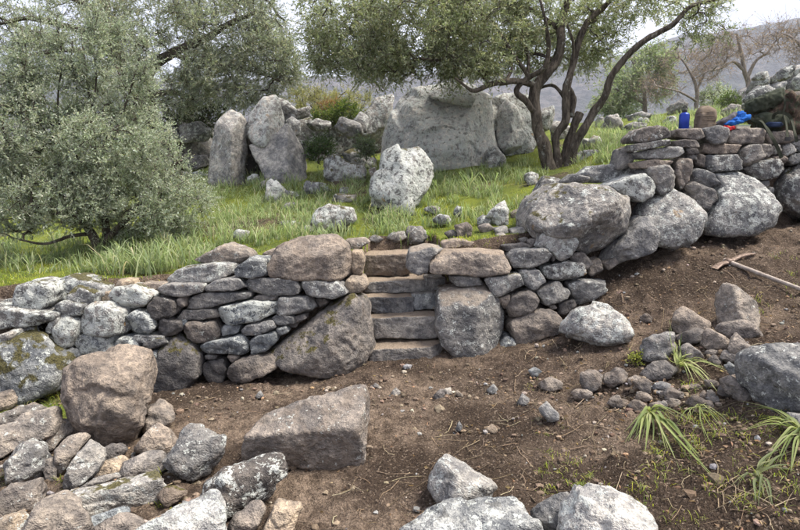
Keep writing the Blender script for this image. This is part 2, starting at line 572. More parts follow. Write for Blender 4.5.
def build_hills():
    ridge_px = [-400, -150, 0, 150, 280, 330, 390, 450, 520, 580, 620, 650, 680, 720, 760, 800, 900, 1050, 1300]
    ridge_py = [60, 70, 74, 78, 77, 75, 76, 74, 68, 60, 55, 49, 38, 33, 27, 19, 5, -10, -5]
    n, mrows = 420, 70
    px = np.linspace(-420, 1250, n)
    py = np.interp(px, ridge_px, ridge_py)
    D = 760.0
    top = np.array([at(a, c, D) for a, c in zip(px, py)])
    V = []
    for j in range(mrows):
        t = j / (mrows - 1)
        # near foot -> ridge -> far side
        if t < 0.8:
            q = t / 0.8
            yy = 330 + (D - 330) * q
            hh = q ** 1.25
        else:
            q = (t - 0.8) / 0.2
            yy = D + 160 * q
            hh = 1 - q * 0.9
        X = top[:, 0] * (0.75 + 0.25 * (yy / D))
        Y = np.full(n, yy)
        nzv = fbm2(X, Y, 0.008, 5, 1.5) * 20 * math.sin(min(1, t / 0.8) * math.pi * 0.92) + fbm2(X, Y, 0.06, 3, 4.4) * 2.2
        Z = -18 + (top[:, 2] + 18) * hh + nzv
        V.append(np.stack([X, Y, Z], 1))
    V = np.concatenate(V)
    idx = np.arange(n * mrows).reshape(mrows, n)
    F = np.stack([idx[:-1, :-1], idx[:-1, 1:], idx[1:, 1:], idx[1:, :-1]], -1).reshape(-1, 4)
    o = link('hills', mesh_np('hills', V, F), HILL)
    tag(o, kind='structure')
build_hills()

# ------------------------------------------------------------------ stones
_ICO = {}
def ico(level):
    if level not in _ICO:
        bm = bmesh.new()
        bmesh.ops.create_icosphere(bm, subdivisions=level, radius=1.0)
        V = np.array([v.co[:] for v in bm.verts])
        F = np.array([[v.index for v in f.verts] for f in bm.faces])
        bm.free()
        V /= np.linalg.norm(V, axis=1)[:, None]
        _ICO[level] = (V, F)
    return _ICO[level]

def parse(s):
    return np.array([[float(q) for q in p.split(',')] for p in s.split()])

def chaikin(P, a=0.2):
    Q = np.roll(P, -1, 0)
    out = np.empty((len(P) * 2, 2))
    out[0::2] = P * (1 - a) + Q * a
    out[1::2] = P * a + Q * (1 - a)
    return out

def poly_centroid(P):
    x, y = P[:, 0], P[:, 1]
    x1, y1 = np.roll(x, -1), np.roll(y, -1)
    cr_ = x * y1 - x1 * y
    A = cr_.sum() / 2
    if abs(A) < 1e-9:
        return P.mean(0)
    return np.array([((x + x1) * cr_).sum() / (6 * A), ((y + y1) * cr_).sum() / (6 * A)])

def radial(P, c, th):
    A = P - c
    B = np.roll(A, -1, 0)
    E = B - A
    d = np.stack([np.cos(th), np.sin(th)], 1)
    den = d[:, 0:1] * E[None, :, 1] - d[:, 1:2] * E[None, :, 0]
    den = np.where(np.abs(den) < 1e-9, 1e-9, den)
    t = (A[None, :, 0] * E[None, :, 1] - A[None, :, 1] * E[None, :, 0]) / den
    s = (A[None, :, 0] * d[:, 1:2] - A[None, :, 1] * d[:, 0:1]) / den
    ok = (t > 0) & (s >= -1e-6) & (s <= 1 + 1e-6)
    t = np.where(ok, t, -1)
    r = t.max(1)
    r[r <= 0] = np.abs(A).mean()
    return r

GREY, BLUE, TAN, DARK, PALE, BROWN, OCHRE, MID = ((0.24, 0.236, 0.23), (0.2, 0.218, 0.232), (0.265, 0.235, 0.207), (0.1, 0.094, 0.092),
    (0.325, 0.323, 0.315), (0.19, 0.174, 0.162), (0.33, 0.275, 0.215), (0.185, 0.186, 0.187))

def stone_mesh(P2, depth_f, depth_b, seed, level, p=7.0, facets=5, rough=0.06, top=True, chips=0.06, planes=()):
    """P2: outline (n,2) metres in the local right/up plane round the origin. local axes: x right, y away, z up."""
    rg = np.random.default_rng(seed)
    D, F = ico(level)
    # spread the vertices evenly over long or flat stones
    D = D * np.array([np.ptp(P2[:, 0]) / 2, (depth_f + depth_b) / 2, np.ptp(P2[:, 1]) / 2])
    D = D / np.linalg.norm(D, axis=1)[:, None]
    a, c, b = D[:, 0], -D[:, 1], D[:, 2]           # c points to the viewer
    th = np.arctan2(b, a)
    cp = np.sqrt(a * a + b * b)
    P = chaikin(P2, 0.08)
    R = radial(P, np.zeros(2), th) * 1.04
    sz = math.sqrt(abs(np.ptp(P[:, 0]) * np.ptp(P[:, 1])))
    inv = (np.maximum(cp, 1e-4) / R) ** p
    inv += (np.maximum(c, 0) / depth_f) ** p
    inv += (np.maximum(-c, 0) / depth_b) ** p
    # broken faces: planes chamfering the rim towards the front
    fl = []
    if top:
        fl.append((math.pi / 2 + rg.uniform(-0.35, 0.35), rg.uniform(0.55, 0.95), rg.uniform(0.68, 0.8)))
    for k in range(facets):
        fl.append((rg.uniform(0, 2 * math.pi), rg.uniform(0.35, 1.15), rg.uniform(0.66, 0.92)))
    for t_, ph, k in fl:
        nrm = np.array([math.cos(t_) * math.cos(ph), math.sin(t_) * math.cos(ph), math.sin(ph)])
        rim = float((P @ nrm[:2]).max())
        off = max(k * (rim + depth_f * math.sin(ph)), rim * 0.97)
        dt = a * nrm[0] + b * nrm[1] + c * nrm[2]
        inv += (np.maximum(dt, 0) / off) ** p
    for (pa, pb_, nrm) in planes:
        nrm = np.array(nrm) / np.linalg.norm(nrm)
        off = max(0.02, nrm[0] * pa + nrm[1] * pb_, 0.96 * float((P @ nrm[:2]).max()))
        inv += (np.maximum(a * nrm[0] + b * nrm[1] + c * nrm[2], 0) / off) ** p
    r = inv ** (-1.0 / p)
    X = D * r[:, None]
    sd = rg.uniform(-50, 50, 3)
    q = X / max(sz, 0.05)
    n1 = fbm(q * 1.6 + sd, 3)
    ns = n1 * 1.0 - 0.55 * np.abs(fbm(q * 3.1 + sd * 1.7, 2))
    # chipped facets: patches of the surface, each tilted its own way
    K = int(rg.integers(9, 16))
    S = rg.normal(size=(K, 3)); S /= np.linalg.norm(S, axis=1)[:, None]
    G = rg.normal(size=(K, 3)) * 0.75
    O = rg.uniform(-0.5, 0.5, K)
    Dw = D + 0.16 * np.stack([noise3(D * 2.2 + sd + j * 9.1) for j in range(3)], 1)
    W = np.exp((Dw @ S.T) * 75.0 - 75.0)
    W /= W.sum(1)[:, None]
    chip = (W * (Dw @ G.T - (S * G).sum(1)[None] + O[None])).sum(1)
    X = X * (1 + rough * ns + chips * chip)[:, None]
    # crumbly surface at real scale
    fn = fbm(X * 11 + sd * 2.3, 4 if level >= 4 else 2, gain=0.6)
    X = X + D * (fn * min(0.011, 0.045 * sz))[:, None]
    return X, F

STONE_SEED = [100]
def stone_obj(name, pix, Yc, depth=None, col=GREY, lichen=0.0, moss=0.0, soil=0.0, dust=0.0, p=None, facets=5, rough=0.07,
              parent=None, level=None, tilt=True, front=None, back=None, top=True, chips=0.125, planes=()):
    """build one stone from its outline at distance Yc; its own depth and thickness."""
    STONE_SEED[0] += 1
    seed = STONE_SEED[0]
    rg = np.random.default_rng(seed + 999)
    P = parse(pix) if isinstance(pix, str) else pix
    c = poly_centroid(P)
    C = at(c[0], c[1], Yc)
    scale = Yc / ray(c[0], c[1])[1] / FPX
    W, H = np.ptp(P[:, 0]), np.ptp(P[:, 1])
    P2 = np.stack([(P[:, 0] - c[0]), -(P[:, 1] - c[1])], 1) * scale
    mean = math.sqrt(W * H) * scale
    if depth is None:
        depth = 0.42 * mean
    df = front if front is not None else depth
    db = back if back is not None else depth
    area = W * H
    if level is None:
        level = 6 if area > 6500 else 5 if area > 1500 else 4 if area > 190 else 3
    if p is None:
        p = rg.uniform(18, 32)
    V, F = stone_mesh(P2, df, db, seed, level, p, facets, rough, top, chips, [((q[0] - c[0]) * scale, -(q[1] - c[1]) * scale, q[2]) for q in planes])
    me = mesh_np(name, V, F)
    o = link(name, me, ROCK)
    o.location = C
    # outline plane faces the camera along the sight line (loose) or stands upright (walls)
    if tilt:
        d = Vector(ray(c[0], c[1])).normalized()
        yaw = math.atan2(-d.x, d.y)
        pit = math.asin(max(-1, min(1, d.z)))
        o.rotation_euler = (pit, 0, yaw)
    v = rg.uniform(0.86, 1.14)
    h = rg.uniform(-0.035, 0.035)
    o.color = (col[0] * v * (1 + h), col[1] * v, col[2] * v * (1 - h), 1)
    o['lichen'] = float(lichen); o['moss'] = float(moss); o['soil'] = float(soil); o['dust'] = float(dust)
    if parent is not None:
        M = o.matrix_basis.copy()
        o.parent = parent
        o.location = Vector(C) - parent.location
    return o

def wall_stones(parent, rows, setback=0.07):
    for row in rows:
        pix, col = row[0], row[1]
        kw = dict(row[2]) if len(row) > 2 else {}
        dy = kw.pop('dy', 0.0)
        P = parse(pix)
        c = P.mean(0)
        H = np.ptp(P[:, 1]); W = np.ptp(P[:, 0])
        Yf = float(face_Y(c[0])) + dy + max(0, (370 - c[1])) * 0.0007 + random.uniform(-0.02, 0.02)
        fr = kw.pop('fr', min(0.16, 0.0036 * min(H, W) + 0.035))
        bk = kw.pop('bk', min(0.24, 0.11 + 0.004 * H))
        kw.setdefault('name', 'stone')
        nm = kw.pop('name')
        lab = kw.pop('label', None)
        kw.setdefault('p', random.uniform(20, 34)); kw.setdefault('facets', 2); kw.setdefault('top', False); kw.setdefault('rough', .045); kw.setdefault('chips', .07)
        o = stone_obj(nm, P, Yf + fr * 0.3, col=col, parent=parent, tilt=False, front=fr, back=bk, **kw)
        if lab: o['label'] = lab

def D(**k): return k

wall_left = thing('dry_stone_wall', 'low dry stone wall of grey lichened stones left of the stone steps', 'stone wall', tuple(at(200, 386, 4.9)))
wall_stones(wall_left, [
 ('19,305 26,283 38,280 54,282 60,290 58,300 46,309 34,309 22,307', MID, D(lichen=.75, moss=.35, dy=.06, fr=.14)),
 ('60,298 62,280 74,274.5 92,278 112,284 112,292 98,300 75,305', MID, D(lichen=.55, moss=.6, dy=.2)),
 ('72,301 76,285 88,286 103,292 98,303 84,304', GREY, D(lichen=.45, moss=.5, dy=.08)),
 ('-14,305 0,305 20,307 58,313 54,320 40,324 0,327 -14,326', MID, D(lichen=.6, p=16)),
 ('56,306 68,299 88,304 84,313 66,316 57,313', GREY, D(lichen=.5, moss=.4, dy=.04)),
 ('84,312 92,304 112,302 128,309 128,331 112,333 86,330', GREY, D(lichen=.75)),
 ('114,294 122,285 138,286 156,295 148,306 124,307 115,302', GREY, D(lichen=.75, moss=.3, dy=.05)),
 ('116,287 120,279 134,279 135,287', OCHRE, D(dy=.16)),
 ('58,333 64,315 70,314 84,320 82,332 76,344 66,346 59,342', GREY, D(lichen=.75)),
 ('50,329 54,320 60,315 63,317 58,331 52,332', GREY, D(lichen=.6)),
 ('130,314 140,308 158,312 160,326 148,334 136,330', BLUE, D(lichen=.65)),
 ('78,340 86,331 116,333 119,342 117,351 98,350 86,352', BLUE, D(lichen=.7)),
 ('119,343 124,336 136,335 142,343 140,350 122,352', BLUE, D(lichen=.5)),
 ('132,339 138,333 152,334 166,335 166,338 150,342 135,342', GREY, D(lichen=.5)),
 ('147,344 152,335 166,336 170,342 162,347 150,348', MID, D(moss=.6, lichen=.3)),
 ('71,349 80,346 86,354 80,358 73,354', BLUE, D(lichen=.3)),
 ('148,352 160,349 162,358 155,364 150,360', BLUE, D(lichen=.5)),
 ('118,351 134,350 148,352 146,362 124,362', DARK, D(dy=.06)),
 ('-8,360 6,345 14,335 26,328 50,330 60,344 72,354 75,368 68,384 40,396 12,396 -8,392', BLUE,
    D(lichen=.35, moss=.8, dy=-.12, fr=.3, p=9, label='big pale blue boulder with a cap of brown moss')),
 ('-4,344 12,330 22,328 23,333 12,346 2,358 -4,358', GREY, D(lichen=.5, dy=-.1)),
 ('4,302 10,298 22,298 20,305 6,306', MID, D(dy=.2, lichen=.3)),
 ('-14,302 -4,298 6,299 6,305 -12,306', BROWN, D(dy=.2)),
 ('14,296 20,290 27,292 25,300 16,300', MID, D(dy=.3, lichen=.4)),
 ('103,296 108,290 114,291 114,301 106,302', OCHRE, D(dy=.14)),
 # courses towards the steps
 ('200,258 228,243 248,250 254,257 236,262 212,262', TAN, D(lichen=.3, dy=.22, fr=.16)),
 ('171,278 182,268 216,262 238,263 235,274 212,281 196,283 174,282', GREY, D(lichen=.5, moss=.3, dy=.06)),
 ('236,268 252,257 268,258 272,274 252,277 238,275', BLUE, D(lichen=.4)),
 ('158,287 170,283 206,283 206,291 184,296 160,292', GREY, D(lichen=.35)),
 ('208,285 220,279 240,277 248,286 236,289 210,290', MID, D(lichen=.25)),
 ('187,299 206,291 252,291 252,296 230,301 206,307 188,306', MID, D(lichen=.1)),
 ('249,280 254,276 298,277 301,285 298,294 276,295 250,291', MID, D(lichen=.2, p=25)),
 ('253,297 260,294 280,294 278,300 256,299', BROWN, D()),
 ('220,310 222,305 252,299 278,302 277,312 260,318 228,324 221,320', BLUE, D(lichen=.8, label='slab covered in pale green lichen with one orange spot')),
 ('180,316 186,308 216,308 220,316 206,318 182,319', MID, D(lichen=.2)),
 ('150,306 160,295 178,299 184,307 176,315 158,316', DARK, D(lichen=.15, col2=0) if False else D(lichen=.15)),
 ('178,298 186,296 188,305 185,307 180,304', BROWN, D()),
 ('161,326 165,316 183,319 185,328 176,334 162,334', DARK, D()),
 ('185,325 190,320 216,319 222,330 218,338 198,341 189,337', BROWN, D(lichen=.2)),
 ('222,327 228,324 242,324 240,331 224,335', BLUE, D(lichen=.15)),
 ('243,328 248,323 272,319 276,326 260,333 246,335', MID, D(lichen=.15)),
 ('204,344 210,340 244,333 251,347 246,353 206,352', BLUE, D(lichen=.35)),
 ('251,339 260,333 278,330 279,338 268,349 254,352', BLUE, D(lichen=.2)),
 ('273,317 278,314 294,315 296,322 278,324', MID, D(lichen=.15)),
 ('278,311 281,296 312,296 317,307 310,312 282,314', MID, D(lichen=.25, p=25)),
 ('303,285 304,279 340,280 348,292 338,297 308,294', MID, D(lichen=.35)),
 ('294,316 305,313 308,317 296,323', BROWN, D()),
 ('314,298 326,296 330,302 320,306', DARK, D(dy=.05)),
 ('277,327 288,324 291,330 280,335', BLUE, D(lichen=.4)),
 ('279,323 290,321 300,321 296,327 282,327', DARK, D(dy=.05)),
 ('272,263 282,247 300,239 334,235 348,247 353,265 352,275 340,279 300,277.5 274,274', TAN,
    D(planes=[(310,237,(0,.8,.6)), (353,262,(.8,0,.6))], facets=2, chips=.05, soil=.5, dy=.02, fr=.2, bk=.28, p=20, rough=.05, label='large brown capstone on top of the wall beside the steps')),
 ('352,251 362,251 365,261 362,273 353,275 351,263', OCHRE, D(moss=.25, dy=.12)),
 ('346,283 352,275 364,276 369,284 362,291 348,292', OCHRE, D(dy=.06, soil=.3)),
 ('270,352 291,335 325,310 351,295 364,303 372,352 358,367 325,373 287,362', BROWN,
    D(planes=[(310,320,(-.45,.65,.6)), (372,340,(.75,.1,.65))], facets=2, chips=.05, moss=.45, soil=.35, dy=-.1, fr=.26, bk=.3, p=10, rough=.05, label='big wedge shaped boulder with a mossy shoulder left of the steps')),
 ('226,376 234,362 252,354 276,354 280,366 256,376 234,381', BROWN, D(dy=-.04)),
 ('206,360 226,356 230,364 226,380 208,380', DARK, D(dy=.05)),
 ('206,354 218,354 217,358 207,358', MID, D()),
 ('155,378 166,346 178,334 198,344 205,352 204,372 190,384 170,394 154,394', DARK, D(moss=.55, dy=.02, fr=.2, p=10)),
 ('228,354 240,353 240,359 232,361', BROWN, D()),
 ('286,368 294,365 299,369 292,374', BLUE, D(lichen=.3, dy=-.05)),
 ('263,253 272,249 282,249 276,259 264,259', TAN, D(dy=.25)),
 ('346,240 364,238 371,242 356,249 348,248', TAN, D(dy=.45, lichen=.2)),
 ('140,284 150,281 168,283 160,290 146,292', TAN, D(dy=.2, soil=.4)),
 ('184,318 189,319 187,325 184,328', BLUE, D(dy=.03)),
])

steps = thing('stone_steps', 'flight of rough stone steps climbing through the gap in the dry stone wall', 'stone steps', tuple(at(404, 357, 5.0)))
def step_block(x0, x1, ytop, ybot, Y, depth, col, slope=0.0, **kw):
    hh = 0.5
    ov = 5
    pix = np.array([[x0, ytop + slope], [x1, ytop - slope], [x1 + kw.pop('dx1', 0), ybot - slope * 0.5], [x0 + kw.pop('dx0', 0), ybot + ov * 0 + slope * 0.5]])
    lab = kw.pop('label', None)
    pts = []
    for i in range(4):
        a_, b_ = pix[i], pix[(i + 1) % 4]
        for t in (0.06, 0.35, 0.65, 0.94):
            pts.append(a_ * (1 - t) + b_ * t + np.array([random.uniform(-.6, .6), random.uniform(-.5, .5)]))
    o = stone_obj('step', np.array(pts), Y + depth / 2, col=col, parent=steps, tilt=False, front=depth / 2, back=depth / 2, p=40, facets=1,
                  rough=.03, level=5, top=False, chips=.03, **kw)
    return o
step_block(371, 442, 342, 360, 5.0, 0.42, GREY, 1.5, dust=.9, soil=.25, dx1=2)
step_block(367, 437, 312, 333, 5.2, 0.42, GREY, 1.5, dust=.9, soil=.15)
step_block(359, 413, 293, 309, 5.38, 0.42, MID, 0.5, dust=.9, moss=.1)
step_block(412, 437, 291, 306, 5.4, 0.3, BLUE, 0.5, dust=.3, lichen=.35)
step_block(367, 426, 277, 289, 5.55, 0.42, GREY, 0.3, dust=.9, soil=.1)
step_block(425, 450, 276, 288, 5.5, 0.3, MID, 0.2, dust=.4, lichen=.3)
step_block(362, 411, 252, 272, 5.75, 0.5, BROWN, 0.8, dust=1.0, soil=.6)

wall_mid = thing('dry_stone_wall', 'low dry stone wall with a big squarish boulder right of the stone steps', 'stone wall', tuple(at(500, 345, 5.2)))
wall_stones(wall_mid, [
 ('437,292 440,288 484,285 495,297 505,315 504,330 490,347 470,353 452,351 441,338 437,322', MID,
    D(planes=[(465,286,(0,.85,.5)), (502,315,(.7,.1,.7))], facets=2, chips=.05, lichen=.3, dy=-.06, fr=.24, bk=.3, p=22, rough=.05, dust=.5, label='big squarish boulder with pale green lichen streaks')),
 ('429,258 442,252 480,250 500,253 508,266 506,272 484,275 450,273 429,272', TAN, D(soil=.3, dust=.6, dy=.0, bk=.3, p=18)),
 ('406,268 410,251 428,246 444,249 430,257 428,272 416,273', GREY, D(dust=.6, dy=.1, bk=.3)),
 ('508,256 514,250 540,248 550,253 548,261 530,266 512,267', MID, D(lichen=.35)),
 ('450,276 476,274 483,280 483,284 456,286 450,282', MID, D(lichen=.3)),
 ('484,277 516,272 523,284 512,290 496,295 488,286', GREY, D(lichen=.4, moss=.2)),
 ('516,269 536,268 544,280 532,288 524,284', GREY, D(lichen=.4)),
 ('538,266 564,261 580,263 583,272 564,281 546,278', MID, D(lichen=.6)),
 ('533,289 556,281 568,291 564,298 542,304', GREY, D(lichen=.2)),
 ('505,306 510,294 530,288 537,298 532,309 508,317', BROWN, D(moss=.15)),
 ('495,297 508,293 509,298 504,308', BROWN, D()),
 ('507,324 510,317 542,306 559,316 554,329 534,336 522,343 514,339', BROWN, D(soil=.3, dy=-.04, fr=.18)),
 ('556,302 572,298 575,305 562,314 557,311', DARK, D()),
 ('564,282 576,279 605,281 605,288 580,305 574,306 568,290', GREY, D(lichen=.35, soil=.2)),
 ('495,346 506,335 514,338 513,348 502,353', BLUE, D(lichen=.5, dy=-.06)),
 ('547,305 553,303 556,307 551,309', BROWN, D()),
 ('535,246 540,232 566,229 574,240 564,258 556,260 550,252', GREY, D(lichen=.55, dy=.0)),
 ('566,253 582,252 590,262 584,268 570,264', BROWN, D()),
 ('583,262 598,258 601,271 592,278 584,270', BROWN, D(dy=.05)),
 ('548,249 553,247 556,256 552,262', BROWN, D()),
 ('442,242 456,239 476,242 480,247 460,249 444,248', TAN, D(dy=.3, dust=.5)),
 ('474,243 484,238 496,241 494,246 480,247', GREY, D(dy=.32)),
 ('496,235 504,233 508,240 502,245 497,244', GREY, D(dy=.36)),
 ('510,239 526,236 530,242 514,244', GREY, D(dy=.3)),
 ('494,229 507,226 508,233 498,235', GREY, D(dy=.55)),
 ('510,230 525,226 527,235 513,238', GREY, D(dy=.45)),
 ('500,245 520,243 534,245 528,250 506,251', BROWN, D(dy=.2)),
 ('526,240 534,238 537,246 530,249', BROWN, D(dy=.2)),
])

wall_right = thing('dry_stone_wall', 'tall dry stone wall on huge boulders climbing to the backpack at right', 'stone wall', tuple(at(690, 243, 5.85)))
wall_stones(wall_right, [
 ('527,220 534,202 558,186 576,184 600,186 630,198 634,214 628,234 606,250 586,256 572,250 556,240 536,238 528,228', GREY,
    D(planes=[(555,190,(-.35,.68,.65)), (600,253,(.3,-.62,.73)), (630,215,(.75,.1,.65))], facets=2, chips=.08, lichen=.35, moss=.3, dy=-.05, fr=.42, bk=.6, p=9, rough=.06, label='huge rounded grey boulder with a tan face')),
 ('600,262 610,246 634,220 642,216 652,232 650,248 630,256 612,265', MID, D(lichen=.15, fr=.2, dy=-.08)),
 ('601,186 622,177 638,174 652,187 648,196 634,202 622,196', GREY, D(lichen=.7, dy=.1, fr=.2)),
 ('576,176 590,166 618,165 648,171 648,178 630,179 606,182 590,182', MID, D(lichen=.5, dy=.5, moss=.2)),
 ('562,181 572,174 588,177 588,182 564,185', GREY, D(lichen=.3, dy=.45)),
 ('534,195 544,176 558,178 562,184 546,194 536,198', MID, D(lichen=.4, dy=.75, moss=.3)),
 ('638,212 646,200 672,189 688,198 698,213 692,236 670,248 650,244 640,227', GREY, D(planes=[(660,194,(-.35,.68,.65))], facets=2, dy=-.12, lichen=.45, fr=.28, p=10, soil=.2)),
 ('696,222 706,206 714,186 712,174 736,172 754,180 768,206 764,224 748,235 718,235 700,232', MID, D(planes=[(735,173,(.1,.72,.7))], facets=2, dy=-.14, lichen=.55, fr=.3, p=10)),
 ('681,187 688,182 708,190 712,198 702,210 694,206', GREY, D(lichen=.2)),
 ('642,168 662,166 674,177 670,191 656,195 650,185', GREY, D(lichen=.3, soil=.3)),
 ('671,163 680,157 690,162 686,181 678,189 672,175', BROWN, D(lichen=.2)),
 ('687,173 694,168 708,173 715,182 706,187 688,180', MID, D(lichen=.2)),
 ('702,156 730,155 739,161 738,170 710,172 702,167', MID, D(lichen=.45)),
 ('734,155 742,146 754,145 760,157 748,166 740,166', GREY, D(lichen=.3)),
 ('739,169 752,162 772,159 779,170 770,179 756,179', MID, D(lichen=.5, moss=.2)),
 ('631,153 658,148 683,147 684,153 670,159 636,159', GREY, D(lichen=.35)),
 ('632,163 648,160 672,161 672,166 636,169', TAN, D()),
 ('628,138 636,130 658,126 670,133 670,138 640,143 629,142', BROWN, D(lichen=.3)),
 ('629,145 666,139.5 670,144 650,149 630,152', MID, D(lichen=.4)),
 ('671,137 674,130 696,129 704,137 694,141', BROWN, D(lichen=.15)),
 ('670,141 694,140 700,146 698,148 672,147.5', BROWN, D(moss=.15)),
 ('698,130 714,126 725,133 724,143 710,145 702,139', MID, D(lichen=.15)),
 ('699,146 704,144 738,145 734,154 700,154', TAN, D()),
 ('726,139 728,131 734,129 760,129 762,144 728,144', BROWN, D(p=25)),
 ('684,148 694,148 698,154 686,156', DARK, D()),
 ('684,154 694,154 695,160 688,161', MID, D()),
 ('692,164 698,154 702,156 702,168', BROWN, D()),
 ('618,150 628,146 632,158 630,168 616,170', MID, D(moss=.5, dy=.3)),
 ('774,186 784,172 800,156 814,152 816,220 798,219 784,211 774,198', MID, D(lichen=.45, moss=.25, fr=.3, p=10)),
 ('758,181 766,180 766,187 760,189', MID, D()),
 ('762,188 771,187 771,196 764,197', MID, D(moss=.3)),
 ('756,145 767,145 771,153 764,158 757,155', GREY, D(lichen=.2)),
 ('769,146 776,145 779,151 772,156', GREY, D(lichen=.4)),
 ('779,144 789,143 793,151 788,156 780,156', GREY, D(lichen=.4)),
 ('787,142 798,141 806,147 800,154 793,151', GREY, D(lichen=.4)),
 ('761,133 786,131 792,143 764,145', BROWN, D()),
 ('790,132 804,130 812,142 796,142', BROWN, D()),
 ('782,160 790,154 803,152 806,158 790,166', MID, D(lichen=.3)),
 ('766,158 778,156 784,160 778,168 770,162', BROWN, D()),
 ('601,262 612,256 616,262 606,270', BROWN, D(dy=.0)),
 ('760,196 770,197 772,206 764,206', DARK, D(dy=.1)),
 ('636,170 648,169 650,180 640,184 634,178', MID, D(lichen=.2, dy=.15)),
])

# loose stones: label, outline, colour, options
BASES = []
def loose(name, rows, cat='stone', group=None):
    for row in rows:
        lab, pix, col = row[:3]
        kw = dict(row[3]) if len(row) > 3 else {}
        P = parse(pix)
        cx, cy = P.mean(0)
        lift = kw.pop('lift', 0.0)
        W, H = np.ptp(P[:, 0]), np.ptp(P[:, 1])
        g = ground_hit(float(np.mean(P[:, 0])), float(P[:, 1].max()) - 0.04 * H, kw.pop('y0', 1.2))
        Yb = g[1]
        sc = Yb / FPX
        depth = kw.pop('depth', 0.40 * math.sqrt(W * H) * sc)
        Yc = kw.pop('Y', None)
        if Yc is None:
            Yc = Yb + 0.2 * depth + lift
        if Yb < 5.6: BASES.append((g[0], Yb + 0.15 * depth, W * sc / 2))
        o = stone_obj(name, P, Yc, depth=depth, col=col, **kw)
        tag(o, lab, cat, group)

loose('boulder', [
 ('big upright tan boulder standing in front of the left wall', '67,392 70,380 75,365 84,355 96,350.5 112,352 128,350 150,357 155,372 152,388 147,405 138,430 130,444 118,447 98,442 84,432 72,415', TAN, D(planes=[(152,388,(.8,0,.6)), (110,351,(0,.75,.65)), (100,442,(-.2,-.7,.7)), (70,395,(-.7,.1,.7))], facets=2, soil=.45, p=10, rough=.07, depth=.24)),
 ('large tilted brown slab lying on the dirt in the foreground', '250,450 255,430 266,416 280,408 316,398 352,389 369,388 371,410 366,454 364,474 336,471 300,463 254,458', BROWN, D(planes=[(316,398,(-.12,.62,.78)), (300,464,(-.1,-.6,.8)), (369,430,(.93,0,.36))], facets=2, top=False, chips=.05, soil=.5, lichen=.18, p=21, rough=.045, depth=.3)),
 ('large dark grey boulder cut by the right edge of the picture', '745,378 746,362 756,354 774,346 792,341 814,339 816,404 800,411 780,411 762,402 750,390', MID, D(planes=[(780,345,(-.1,.78,.62)), (747,385,(-.6,-.3,.75))], facets=2, lichen=.3, p=12, depth=.22)),
 ('rounded pale stone with lichen lying alone right of the steps', '565,340 566,324 576,312 592,305.5 608,308 620,318 628,330 624,338 600,344 580,342', PALE, D(lichen=.55, p=9, depth=.24)),
 ('pale angular boulder at the bottom edge right of centre', '558,540 560,514 576,494 586,488 608,489 628,498 644,510 648,540 600,560', PALE, D(planes=[(600,489,(.1,.75,.65)), (562,514,(-.65,.2,.73))], facets=2, lichen=.45, p=14)),
 ('long grey slab at the bottom edge below the pale angular stone', '398,536 416,522 436,510 456,505 486,500 512,499 522,506 536,524 540,545 470,560', BLUE, D(planes=[(480,501,(-.1,.75,.66))], facets=2, lichen=.45, p=14)),
], 'boulder')

